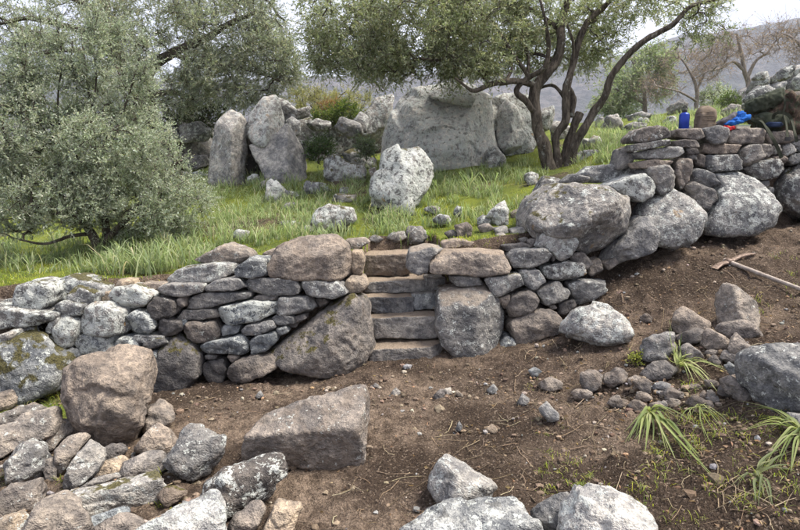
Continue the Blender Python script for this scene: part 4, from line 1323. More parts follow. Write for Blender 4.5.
OLIVE = [(0.2, 0.225, 0.125), (0.29, 0.32, 0.19), (0.44, 0.46, 0.36), (0.42, 0.4, 0.24)]
OLIVE_W = [5, 4, 2, 1]
GREYGREEN = [(0.29, 0.33, 0.25), (0.4, 0.44, 0.35), (0.56, 0.59, 0.52), (0.44, 0.44, 0.31)]

make_tree('olive_tree', 'spreading multi stemmed olive tree in front of the huge pale boulder', 'tree', [
  [(552, 178, 8.7, 11), (548, 163, 8.7, 8.5), (543, 145, 8.7, 7.5), (537, 122, 8.7, 6.6), (535, 103, 8.7, 6.2), (538, 88, 8.7, 6), (548, 74, 8.7, 5.6), (558, 60, 8.7, 5.2), (561, 40, 8.7, 4.8), (562, 20, 8.8, 4.6), (567, -5, 8.8, 4), (560, -50, 8.8, 3)],
  [(557, 178, 8.75, 10), (557, 165, 8.75, 6), (556, 150, 8.75, 4.6), (557, 136, 8.75, 4.4), (565, 120, 8.75, 4.6), (566, 100, 8.75, 4.6), (567, 85, 8.75, 4.6), (571, 70, 8.8, 4.2), (577, 50, 8.8, 4), (585, 27, 8.8, 3.6), (592, 17, 8.8, 3.2), (604, 6, 8.8, 2.8), (625, -14, 8.8, 2.2), (660, -40, 8.8, 1.6)],
  [(568, 178, 8.65, 9), (571, 160, 8.65, 6), (576, 143, 8.65, 5.4), (586, 126, 8.6, 5), (597, 111, 8.6, 4.6), (604, 98, 8.55, 4.4), (610, 80, 8.5, 4), (620, 65, 8.5, 3.8), (635, 48, 8.4, 3.6), (655, 35, 8.4, 3.4), (675, 24, 8.3, 2.8), (688, 9, 8.3, 2.4), (702, 3, 8.3, 1.9), (722, -2, 8.2, 1.4), (760, -20, 8.2, .9)],
  [(563, 170, 8.9, 5), (564, 152, 8.9, 4.6), (571, 133, 8.9, 4.6), (577, 119, 8.9, 4.8), (580, 112, 8.9, 4.4)],
  [(571, 116, 8.85, 3.6), (573, 104, 8.85, 3.8), (572, 94, 8.85, 3.2), (567, 86, 8.8, 2.6)],
  [(533, 110, 8.65, 4), (527, 101, 8.6, 3.6), (518, 94, 8.6, 3.4), (519, 87, 8.6, 3.2), (528, 79, 8.6, 3), (545, 68, 8.55, 2.8), (548, 45, 8.5, 2.4), (545, 22, 8.4, 2), (540, 0, 8.4, 1.4)],
  [(536, 86, 8.7, 3.6), (522, 83, 8.6, 3.4), (505, 82, 8.4, 3.4), (492, 84, 8.3, 3.2), (476, 91, 8.1, 2.6), (468, 88, 8.0, 1.8), (455, 78, 7.9, 1.2)],
  [(528, 77, 8.6, 2.2), (516, 58, 8.5, 2), (504, 40, 8.4, 1.7), (490, 18, 8.3, 1.3)],
  [(528, 75, 8.6, 1.8), (528, 55, 8.7, 1.6), (522, 32, 8.7, 1.4), (520, 5, 8.7, 1)],
  [(558, 62, 8.7, 2.4), (535, 54, 9.0, 2), (510, 58, 9.2, 1.8), (480, 52, 9.4, 1.6), (440, 38, 9.5, 1.3), (400, 20, 9.6, 1)],
  [(566, 100, 8.75, 2), (552, 86, 9, 1.8), (530, 92, 9.2, 1.4)],
  [(506, 82, 8.4, 2), (512, 68, 8.5, 1.6), (505, 55, 8.5, 1.2)],
  [(562, 30, 8.8, 3), (530, 10, 8.9, 2.4), (480, -10, 9, 2), (420, -20, 9, 1.6), (360, -10, 9, 1.2)],
  [(573, 64, 8.8, 1.8), (573, 42, 8.7, 1.6), (567, 24, 8.6, 1.2)],
 ],
 [(345, 22, 9.0, 48, 42, .9, 110), (420, 28, 8.6, 70, 42, 1.1, 220), (385, 60, 8.5, 48, 20, .7, 90), (480, 28, 8.9, 55, 42, 1.2, 170), (470, 66, 8.4, 34, 14, .6, 55),
  (540, 14, 9.4, 60, 30, 1.2, 120), (592, 48, 9.9, 22, 24, .7, 60), (625, 6, 8.9, 36, 14, .7, 36), (690, 4, 8.4, 42, 12, .5, 26), (705, 32, 8.3, 26, 14, .3, 9), (325, 52, 8.9, 20, 20, .5, 40),
  (450, -75, 9.0, 150, 60, 1.6, 60), (600, -55, 9.0, 90, 45, 1.2, 28), (540, 52, 9.3, 34, 18, .7, 40)],
 31, twigs=8, per_twig=17, twig_len=0.27, colors=OLIVE, wts=OLIVE_W, leaf=(0.054, 0.0145))

make_tree('olive_tree', 'large old olive tree with a dark leaning trunk behind the left shrub', 'tree', [
  [(150, 132, 10.8, 15), (146, 118, 10.8, 12), (138, 98, 10.8, 11), (126, 70, 10.8, 9), (112, 42, 10.8, 7), (104, 16, 10.8, 5.5), (108, -25, 10.8, 4)],
  [(138, 92, 10.8, 7), (155, 66, 10.5, 6), (176, 52, 10.3, 5), (202, 40, 10.2, 4), (232, 22, 10, 3), (262, 10, 10, 2)],
  [(116, 50, 10.8, 5), (92, 34, 10.7, 4.2), (64, 26, 10.6, 3.6), (30, 18, 10.6, 2.6), (0, 24, 10.6, 1.6)],
  [(120, 58, 10.8, 4), (95, 52, 10.5, 3.4), (60, 50, 10.4, 2.6), (25, 56, 10.4, 1.6)],
  [(104, 18, 10.8, 3), (80, 2, 10.6, 2.4), (50, -10, 10.6, 1.6)],
  [(172, 54, 10.3, 3), (200, 62, 10, 2.4), (230, 66, 9.9, 2), (262, 74, 9.8, 1.4), (285, 84, 9.7, 1)],
  [(140, 100, 10.8, 5), (165, 92, 10.4, 3.5), (190, 96, 10.2, 2.4)],
 ],
 [(228, 30, 10.4, 58, 42, 1.1, 210), (268, 52, 10, 30, 38, .8, 100), (215, 76, 10, 36, 20, .7, 80), (150, 22, 10.5, 55, 30, 1, 110), (55, 15, 11, 70, 35, 1.2, 150),
  (185, 92, 10, 26, 16, .6, 45), (284, 70, 9.8, 14, 20, .4, 28), (100, -45, 11, 150, 45, 1.8, 70), (250, -40, 10.5, 75, 40, 1.2, 70), (20, 60, 11, 45, 30, .7, 80), (120, 60, 10.2, 40, 24, .5, 70), (245, 95, 9.9, 34, 10, .5, 34)],
 32, dY=1.3, twigs=8, per_twig=16, twig_len=0.3, colors=[(0.21, 0.235, 0.17), (0.3, 0.325, 0.24), (0.44, 0.46, 0.39), (0.38, 0.36, 0.24)], wts=[4, 4, 2, 1], leaf=(0.058, 0.016))

make_tree('olive_shrub', 'bushy grey green wild olive shrub behind the left wall', 'shrub', [
  [(100, 288, 6.3, 9), (98, 264, 6.3, 7.5), (100, 248, 6.3, 6), (92, 232, 6.3, 5), (80, 218, 6.2, 4), (62, 208, 6.1, 3), (38, 206, 6, 2)],
  [(98, 266, 6.3, 6), (108, 236, 6.4, 5), (104, 205, 6.4, 4.2), (96, 170, 6.4, 3.4), (92, 135, 6.4, 2.6), (90, 100, 6.4, 1.8), (84, 55, 6.4, 1), (80, 28, 6.4, .6)],
  [(104, 244, 6.3, 4), (125, 222, 6.4, 3.4), (142, 200, 6.5, 2.6), (160, 175, 6.5, 1.8), (182, 160, 6.5, 1.2)],
  [(92, 234, 6.3, 2.6), (70, 236, 6.1, 2), (45, 244, 6, 1.5), (20, 240, 5.9, 1)],
  [(98, 180, 6.4, 2.4), (70, 150, 6.3, 1.8), (40, 125, 6.3, 1.4), (24, 90, 6.3, .9)],
  [(60, 140, 6.3, 1.2), (58, 100, 6.25, 1), (62, 60, 6.2, .8), (56, 18, 6.2, .5)], [(90, 120, 6.3, 1.2), (96, 80, 6.2, .9), (94, 40, 6.2, .7), (98, 14, 6.2, .4)],
  [(120, 120, 6.3, 1.2), (132, 85, 6.2, .9), (140, 55, 6.2, .6), (150, 36, 6.2, .4)], [(30, 130, 6.2, 1), (22, 90, 6.1, .8), (26, 56, 6.1, .5), (22, 30, 6.1, .4)], [(110, 130, 6.3, 1), (74, 84, 6.2, .8), (72, 40, 6.15, .5)],
  [(97, 160, 6.4, 2), (118, 130, 6.4, 1.6), (125, 95, 6.4, 1.2), (112, 55, 6.4, .7), (110, 22, 6.4, .5)],
 ],
 [(60, 200, 6.2, 62, 36, .6, 150), (130, 195, 6.5, 66, 42, .7, 180), (40, 145, 6.3, 55, 45, .6, 140), (112, 150, 6.4, 66, 40, .7, 170), (172, 200, 6.6, 36, 36, .5, 75),
  (60, 98, 6.4, 56, 32, .5, 85), (118, 98, 6.4, 40, 34, .4, 55), (60, 58, 6.2, 5, 38, .07, 20), (112, 42, 6.4, 8, 28, .1, 12), (96, 50, 6.2, 5, 36, .07, 20), (140, 62, 6.2, 10, 28, .08, 16), (24, 70, 6.1, 6, 40, .07, 20), (73, 60, 6.15, 5, 24, .07, 12), (22, 88, 6.3, 18, 30, .2, 16),
  (10, 205, 6.1, 25, 40, .4, 40), (150, 240, 6.6, 40, 16, .4, 34), (38, 30, 6.3, 8, 18, .12, 5), (0, 130, 6.1, 22, 60, .4, 50)],
 33, twigs=9, per_twig=20, twig_len=0.18, colors=GREYGREEN, wts=[5, 4, 2, 0.6], leaf=(0.031, 0.0098), up=0.55, tip_r=0.0022, spread=0.75)

make_tree('olive_tree', 'small pale green olive tree far behind the right wall', 'tree', [
  [(645, 122, 19, 3), (645, 104, 19, 2.6), (643, 88, 19, 2), (638, 72, 19, 1.4), (630, 58, 19, .8)],
  [(644, 96, 19, 1.8), (652, 80, 19, 1.3), (660, 62, 19, .8)], [(645, 104, 19, 1.4), (630, 96, 18.8, 1), (614, 88, 18.6, .7)]],
 [(640, 70, 19, 26, 26, .8, 90), (656, 62, 19, 18, 20, .7, 55), (622, 88, 18.8, 20, 16, .6, 55), (610, 104, 18.6, 18, 12, .5, 40), (660, 88, 19, 14, 14, .5, 30)],
 34, twigs=5, per_twig=12, twig_len=0.3, colors=[(0.24, 0.29, 0.17), (0.34, 0.39, 0.24), (0.45, 0.48, 0.34)], wts=[4, 4, 2], leaf=(0.09, 0.03), bark=BARK_GREY, tip_r=.006)

BARE = dict(leafy=True, per_twig=2, leaf=(0.05, 0.016), colors=[(0.42, 0.29, 0.21), (0.34, 0.26, 0.21)], wts=[1, 1], twigs=9, twig_len=0.36, bark=BARK_GREY, tip_r=.0045, spread=.9, up=.15, shell=.15)
make_tree('bare_tree', 'bare leafless tree behind the blue bottle', 'tree', [
  [(697, 122, 18, 2.6), (697, 106, 18, 2.3), (697, 92, 18, 2), (694, 79, 18, 1.6), (688, 68, 18, 1.1), (680, 58, 18, .8)],
  [(697, 90, 18, 1.6), (703, 76, 18, 1.2), (707, 62, 18, .8)], [(697, 102, 18, 1.3), (682, 93, 17.8, 1), (664, 88, 17.6, .8), (650, 84, 17.5, .5)]],
 [(690, 66, 18, 32, 20, .8, 75), (660, 88, 17.7, 26, 14, .6, 50), (712, 72, 18, 14, 14, .5, 20)], 35, **BARE)
make_tree('bare_tree', 'larger bare leafless tree above the rock heap', 'tree', [
  [(749, 100, 16, 3.2), (748, 84, 16, 2.8), (745, 71, 16, 2.4), (741, 56, 16, 1.9), (738, 40, 16, 1.4), (737, 34, 16, 1)],
  [(748, 76, 16, 2), (756, 61, 16, 1.6), (768, 52, 16, 1.3), (775, 42, 16, 1), (784, 34, 16, .7)],
  [(744, 70, 16, 1.8), (733, 62, 16, 1.5), (722, 68, 15.8, 1.2), (708, 71, 15.6, .9), (696, 78, 15.6, .6)]],
 [(745, 44, 16, 40, 18, .9, 85), (718, 60, 15.8, 26, 16, .7, 50), (778, 36, 16, 22, 14, .6, 36)], 36, **BARE)
make_tree('bare_tree', 'russet leafed bare tree cut by the right edge above the rock heap', 'tree', [
  [(812, 100, 15, 3), (810, 70, 15, 2.6), (804, 50, 15, 2), (792, 38, 15, 1.2), (784, 34, 15, .8)], [(810, 68, 15, 1.6), (820, 40, 15, 1.2)]],
 [(798, 52, 15, 16, 14, .5, 30), (815, 36, 15, 24, 20, .6, 30)], 37, **BARE)

def bush(label, base, blobs, seed, colors, wts, leaf=(0.05, 0.02), tl=0.16, up=0.5, per=10, cat='shrub', name='shrub', group=None, r=1.2, **kw):
    px, py, Y = base
    tr = []
    rg = np.random.default_rng(seed)
    for b_ in blobs[:4]:
        tr.append([(px + rg.uniform(-2, 2), py + 2, Y, r), ((px + b_[0]) / 2 + rg.uniform(-3, 3), (py + b_[1]) / 2, (Y + b_[2]) / 2, r * .7), (b_[0], b_[1], b_[2], r * .4)])
    return make_tree(name, label, cat, tr, blobs, seed, colors=colors, wts=wts, leaf=leaf, twig_len=tl, up=up, per_twig=per, twigs=5, tip_r=.003, group=group, **kw)
YEL = [(0.30, 0.29, 0.12), (0.38, 0.36, 0.18), (0.24, 0.23, 0.11)]
bush('straw yellow bush behind the gap between the boulders', (330, 132, 13.5), [(318, 104, 13.5, 26, 14, .6, 80), (345, 104, 13.7, 28, 13, .6, 80), (300, 100, 13.8, 16, 12, .4, 36)], 41, YEL, [1, 1, 1], (0.06, 0.014))
bush('rusty orange bush in front of the straw yellow bush', (334, 124, 12.6), [(334, 110, 12.6, 14, 9, .3, 34)], 42, [(0.26, 0.13, 0.05), (0.3, 0.19, 0.09)], [1, 1], (0.05, 0.015))
bush('bright green spurge growing left of the leaning slab', (342, 128, 11.8), [(346, 114, 11.8, 13, 10, .35, 50), (326, 120, 11.8, 15, 7, .35, 40)], 43, [(0.06, 0.10, 0.025), (0.12, 0.17, 0.03), (0.2, 0.24, 0.04)], [3, 2, 1], (0.06, 0.016))
bush('small dark green bush below the pinkish stone', (320, 162, 9.6), [(320, 150, 9.6, 11, 9, .22, 46)], 44, [(0.04, 0.07, 0.025), (0.08, 0.12, 0.04)], [3, 2], (0.04, 0.02))
bush('small grey green bush at the foot of the leaning slab', (366, 158, 9.4), [(366, 147, 9.4, 9, 10, .2, 36)], 45, [(0.09, 0.12, 0.07), (0.14, 0.17, 0.1)], [1, 1], (0.04, 0.016))
bush('round grey green bush right of the bare tree', (715, 114, 18), [(715, 98, 18, 14, 11, .5, 50)], 46, GREYGREEN, [4, 4, 2, 1], (0.08, 0.026), .25)
bush('dusky green bush behind the olive stems', (618, 124, 21), [(612, 104, 21, 16, 13, .6, 60), (628, 108, 21, 14, 12, .6, 50)], 47, [(0.14, 0.18, 0.12), (0.22, 0.26, 0.18)], [1, 1], (0.09, 0.03), .28)
bush('low bush at the left flank of the rock heap', (732, 112, 12), [(728, 104, 12, 9, 7, .25, 28)], 48, [(0.08, 0.12, 0.04), (0.14, 0.18, 0.06)], [1, 1], (0.05, 0.018))
bush('dark thicket behind the stones at left', (175, 150, 12.6), [(150, 120, 12.6, 40, 20, .6, 90), (205, 118, 12.4, 26, 14, .5, 60), (90, 150, 12.8, 50, 24, .6, 80), (30, 170, 13, 50, 26, .6, 80)], 49, [(0.03, 0.045, 0.02), (0.07, 0.085, 0.04), (0.12, 0.13, 0.07)], [4, 3, 1], (0.07, 0.026), .26, r=2)
bush('yellow weed sprouting from the dirt by the right pile', (638, 366, 4.22), [(636, 359, 4.22, 5, 5, .03, 9)], 50, [(0.30, 0.34, 0.06), (0.38, 0.38, 0.1)], [1, 1], (0.022, 0.011), .05, cat='weed', name='weed', per=6, r=.5)

# ------------------------------------------------------------------ grass
def blades(P, h, w, lean, cols, rg, curl=1.0, az=None):
    n = len(P)
    if az is None: az = rg.uniform(0, 2 * math.pi, n)
    d = np.stack([np.cos(az), np.sin(az), np.zeros(n)], 1)
    pa = az + math.pi / 2 + rg.uniform(-0.5, 0.5, n)
    s = np.stack([np.cos(pa), np.sin(pa), np.zeros(n)], 1)
    V = np.zeros((n, 7, 3))
    up = np.array([0, 0, 1.0])
    for k, t in enumerate((0.0, 0.4, 0.75)):
        c = P + up * (h * (t - lean * 0.35 * t ** 2.2 * curl))[:, None] + d * (h * lean * t ** 1.7)[:, None]
        ww = w * (1 - t ** 2 * 0.6) * 0.5
        V[:, 2 * k] = c + s * ww[:, None]
        V[:, 2 * k + 1] = c - s * ww[:, None]
    V[:, 6] = P + up * (h * (1 - lean * 0.5 * curl))[:, None] + d * (h * lean)[:, None]
    f = np.array([[0, 1, 3], [0, 3, 2], [2, 3, 5], [2, 5, 4], [4, 5, 6]])
    F = (f[None] + (np.arange(n) * 7)[:, None, None]).reshape(-1, 3)
    C = np.repeat(cols, 7, 0).reshape(n, 7, 3)
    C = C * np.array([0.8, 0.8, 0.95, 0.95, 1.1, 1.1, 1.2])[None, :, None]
    return V.reshape(-1, 3), F, C.reshape(-1, 3)

GC_SHORT = [(0.3, 0.35, 0.055), (0.4, 0.41, 0.06), (0.19, 0.25, 0.06), (0.44, 0.4, 0.2)]
GC_LONG = [(0.2, 0.255, 0.12), (0.28, 0.335, 0.17), (0.38, 0.42, 0.25), (0.46, 0.43, 0.29)]
def add_meadow():
    rg = np.random.default_rng(77)
    Vs, Fs, Cs, off = [], [], [], 0
    def put(P, h, w, lean, cols, **k):
        nonlocal off
        V, F, C = blades(P, h, w, lean, cols, rg, **k)
        Vs.append(V); Fs.append(F + off); Cs.append(C); off += len(V)
    # short turf, denser close by
    n = 70000
    y = 4.95 + 10 * rg.random(n) ** 1.5
    x = rg.uniform(-0.78, 0.74, n) * y
    keep = (y > wall_y(x) + 0.27) & (rg.random(n) < np.clip(0.62 + fbm2(x, y, 0.8, 3, 4.0) * 0.7, 0.12, 1))
    x, y = x[keep], y[keep]
    keep = ~((x > SX0 - .1) & (x < SX1 + .1) & (y < 6.15))
    x, y = x[keep], y[keep]
    z = ground_z(x, y) - 0.01
    n = len(x)
    hmod = np.clip(0.8 + fbm2(x, y, 1.1, 2, 12.0) * 0.9, 0.35, 1.7)
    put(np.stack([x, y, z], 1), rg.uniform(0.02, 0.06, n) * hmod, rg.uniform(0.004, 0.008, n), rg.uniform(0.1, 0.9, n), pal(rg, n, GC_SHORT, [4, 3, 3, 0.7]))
    # long bluish tufts where the photo shows them: (x0, y0, x1, y1, tufts)
    boxes = [(365, 168, 500, 206, 120), (380, 205, 540, 228, 40), (500, 160, 545, 185, 24), (250, 175, 370, 215, 110), (215, 205, 330, 246, 120), (320, 214, 410, 240, 40),
             (110, 235, 215, 276, 90), (165, 165, 260, 200, 60), (540, 150, 640, 172, 26), (590, 132, 660, 152, 34), (640, 118, 740, 132, 40), (0, 240, 120, 278, 60), (680, 100, 740, 118, 40), (590, 120, 740, 150, 90), (560, 128, 620, 160, 40), (150, 195, 225, 235, 50)]
    for x0, y0, x1, y1, k in boxes:
        for _ in range(k):
            g = ground_hit(rg.uniform(x0, x1), rg.uniform(y0, y1), 5.35)
            if g[1] < float(wall_y(g[0])) + 0.4: continue
            m = int(rg.integers(14, 34))
            P = g[None] + rg.normal(size=(m, 3)) * np.array([.05, .05, 0])
            P[:, 2] = ground_z(P[:, 0], P[:, 1], False) - .01
            hh = rg.uniform(0.1, 0.28)
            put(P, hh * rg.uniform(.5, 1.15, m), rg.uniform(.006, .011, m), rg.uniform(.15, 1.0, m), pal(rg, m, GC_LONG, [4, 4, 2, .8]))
    V, F, C = np.concatenate(Vs), np.concatenate(Fs), np.concatenate(Cs)
    o = link('grass', mesh_np('grass', V, F, True, C), GRASS)
    tag(o, 'green grass and long tufts growing over the meadow behind the wall', 'grass', kind='stuff')
    # sprigs in the dug ground and among the left stones
    Vs, Fs, Cs, off = [], [], [], 0
    spots = [(28, 386, 76, 420, 26, .1), (130, 466, 160, 482, 9, .06), (160, 500, 176, 512, 6, .06), (0, 478, 14, 486, 4, .05), (60, 478, 72, 490, 5, .04), (540, 440, 590, 500, 26, .035),
             (600, 470, 680, 530, 18, .04), (690, 430, 800, 530, 30, .045), (740, 400, 800, 440, 12, .05), (650, 440, 700, 480, 16, .05), (530, 380, 600, 440, 10, .03), (660, 385, 740, 430, 24, .05),
             (770, 255, 800, 300, 8, .05), (95, 434, 100, 440, 2, .05), (735, 300, 765, 315, 5, .05)]
    for x0, y0, x1, y1, k, hh in spots:
        for _ in range(k):
            g = ground_hit(rg.uniform(x0, x1), rg.uniform(y0, y1))
            m = int(rg.integers(6, 16))
            P = g[None] + rg.normal(size=(m, 3)) * np.array([.025, .025, 0])
            P[:, 2] = ground_z(P[:, 0], P[:, 1]) - .004
            put(P, hh * rg.uniform(.4, 1.4, m), rg.uniform(.002, .0045, m), rg.uniform(.3, 1.4, m), pal(rg, m, GC_SHORT, [3, 2, 4, 1.5]))
    o = link('weeds', mesh_np('weeds', np.concatenate(Vs), np.concatenate(Fs), True, np.concatenate(Cs)), GRASS)
    tag(o, 'sparse low green weeds sprouting from the dug earth and between the stones', 'weeds', kind='stuff')
add_meadow()

def tuft(label, px, py, n, h, spread, seed, cols=None, y0=5.35, w=(.008, .014)):
    rg = np.random.default_rng(seed)
    g = ground_hit(px, py, y0)
    root = thing('grass_tuft', label, 'grass tuft', tuple(g))
    for k in range(n):
        a = rg.uniform(0, 2 * math.pi, 1)
        P = rg.normal(size=(1, 3)) * np.array([spread, spread, 0]) + np.array([0, 0, -.02])
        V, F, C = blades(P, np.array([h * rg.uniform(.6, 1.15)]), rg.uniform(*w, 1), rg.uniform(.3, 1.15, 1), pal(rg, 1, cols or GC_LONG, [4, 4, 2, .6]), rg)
        link('blade', mesh_np('blade', V, F, True, C), GRASS, root)
tuft('long bladed grass tuft hanging behind the left end of the capped wall', 148, 272, 46, .42, .12, 61)
tuft('tall pale grass tuft behind the wall left of the triangular capstone', 176, 262, 40, .36, .12, 62)
tuft('bright green grass tuft beside the dark squarish stone', 431, 243, 26, .2, .03, 63, [(0.16, 0.24, 0.03), (0.22, 0.3, 0.05), (0.12, 0.19, 0.03), (0.3, 0.3, 0.1)])
tuft('tall feathery grass tuft in front of the huge pale boulder', 470, 192, 50, .42, .14, 64)
tuft('tall grass tuft right of the orange edged rock', 440, 196, 44, .38, .14, 65)

# uprooted leafy plants lying on the dug ground
def ribbon(pts, w, fold=0.25):
    P = catmull(pts, 5)
    n = len(P)
    T = np.gradient(P, axis=0); T /= np.linalg.norm(T, axis=1)[:, None] + 1e-9
    s = np.cross(T, np.array([0, 0, 1.0])); s /= np.linalg.norm(s, axis=1)[:, None] + 1e-9
    up = np.cross(s, T)
    t = np.linspace(0, 1, n)
    ww = w * np.minimum(1, (0.55 + t * 3)) * (1 - t ** 3 * 0.92)
    V = np.stack([P + s * ww[:, None] * .5 + up * ww[:, None] * fold, P, P - s * ww[:, None] * .5 + up * ww[:, None] * fold], 1).reshape(-1, 3)
    i = np.arange(n - 1)[:, None] * 3
    F = np.concatenate([i + np.array([[0, 1, 4, 3]]), i + np.array([[1, 2, 5, 4]])])
    return V, F, t
def leafy_plant(label, base_px, ends, seed, cols, w=0.017, arch=0.045, lift=0.04, name='uprooted_plant', upright=()):
    rg = np.random.default_rng(seed)
    b0 = ground_hit(*base_px)
    root = thing(name, label, 'plant', tuple(b0))
    start = np.array([0, 0, lift])
    ends = list(ends) + [(e[0] + rg.uniform(-7, 7), e[1] + rg.uniform(-5, 5)) for e in ends]
    for k, e in enumerate(ends):
        if k in upright:
            q = at(e[0], e[1], b0[1] + rg.uniform(-.05, .05)) - b0
            ar = 0.0
        else:
            q = ground_hit(*e); q[2] = float(ground_z(q[0], q[1])) + .012
            q = q - b0; ar = arch
        ln = np.linalg.norm(q)
        m = start * .5 + q * .5 + np.array([0, 0, ar]) + rg.normal(size=3) * .03 * ln
        m1 = start * .8 + q * .2 + np.array([0, 0, ar * .8]) + rg.normal(size=3) * .01
        st = start + rg.normal(size=3) * .008
        V, F, t = ribbon([st, m1, m, q], w * rg.uniform(.7, 1.2))
        c = np.array(cols[rg.integers(len(cols))]) * rg.uniform(.85, 1.15)
        C = np.repeat((np.array([0.42, 0.42, 0.2])[None] * (1 - t[:, None]) ** 3 * .6 + c[None] * (1 - .6 * (1 - t[:, None]) ** 3)), 3, 0)
        link('leaf', mesh_np('leaf', V, F, True, C), GRASS, root)
    V, F = sweep(np.array([[0, 0, -.03], [0.004, 0, .01], [0, .004, lift + .012]]), [.012, .017, .01], 8, .3, seed)
    link('root_crown', mesh_np('root_crown', V, F), TWIGM, root)
TWIGM = make_plain_mat('root_fibre', (0.2, 0.15, 0.1), (0.36, 0.29, 0.2), 40)
LG = [(0.22, 0.27, 0.1), (0.3, 0.34, 0.14), (0.17, 0.22, 0.09), (0.36, 0.38, 0.19)]
leafy_plant('uprooted plant with pale yellow green leaves fanning over the dark earth', (649, 421),
   [(628, 447), (632, 440), (638, 452), (645, 458), (652, 453), (660, 448), (668, 455), (690, 465), (716, 482), (705, 470), (680, 475), (668, 414), (684, 428), (674, 424), (624, 436), (642, 446), (700, 460)], 71, LG)
leafy_plant('green long leaved plant at the right edge below the large dark boulder', (801, 440),
   [(735, 410), (745, 418), (752, 430), (735, 440), (770, 456), (758, 476), (776, 468), (790, 480), (755, 424), (765, 440), (800, 470), (812, 460)], 72, LG, .016)
leafy_plant('green plant rising from the right pile with leaves trailing right', (678, 372),
   [(669, 326), (682, 333), (674, 344), (690, 364), (700, 380), (712, 388), (722, 396), (716, 380), (724, 369), (730, 374), (706, 372), (694, 388), (664, 352), (686, 350)], 73, LG, .013, upright=(0, 1, 2, 12, 13))
leafy_plant('limp greyish leaves of a plant wilting in the lower right corner', (757, 482),
   [(730, 496), (755, 514), (771, 511), (773, 462), (786, 450), (796, 472), (762, 500)], 74, [(0.2, 0.21, 0.11), (0.15, 0.18, 0.09)], .014, arch=.03, lift=.02)
leafy_plant('small curled green leaves lying below the right pile', (697, 411),
   [(716, 408), (722, 420), (729, 433), (708, 418), (686, 424), (676, 430), (725, 446), (706, 446)], 75, LG, .008, arch=.03, lift=.015)

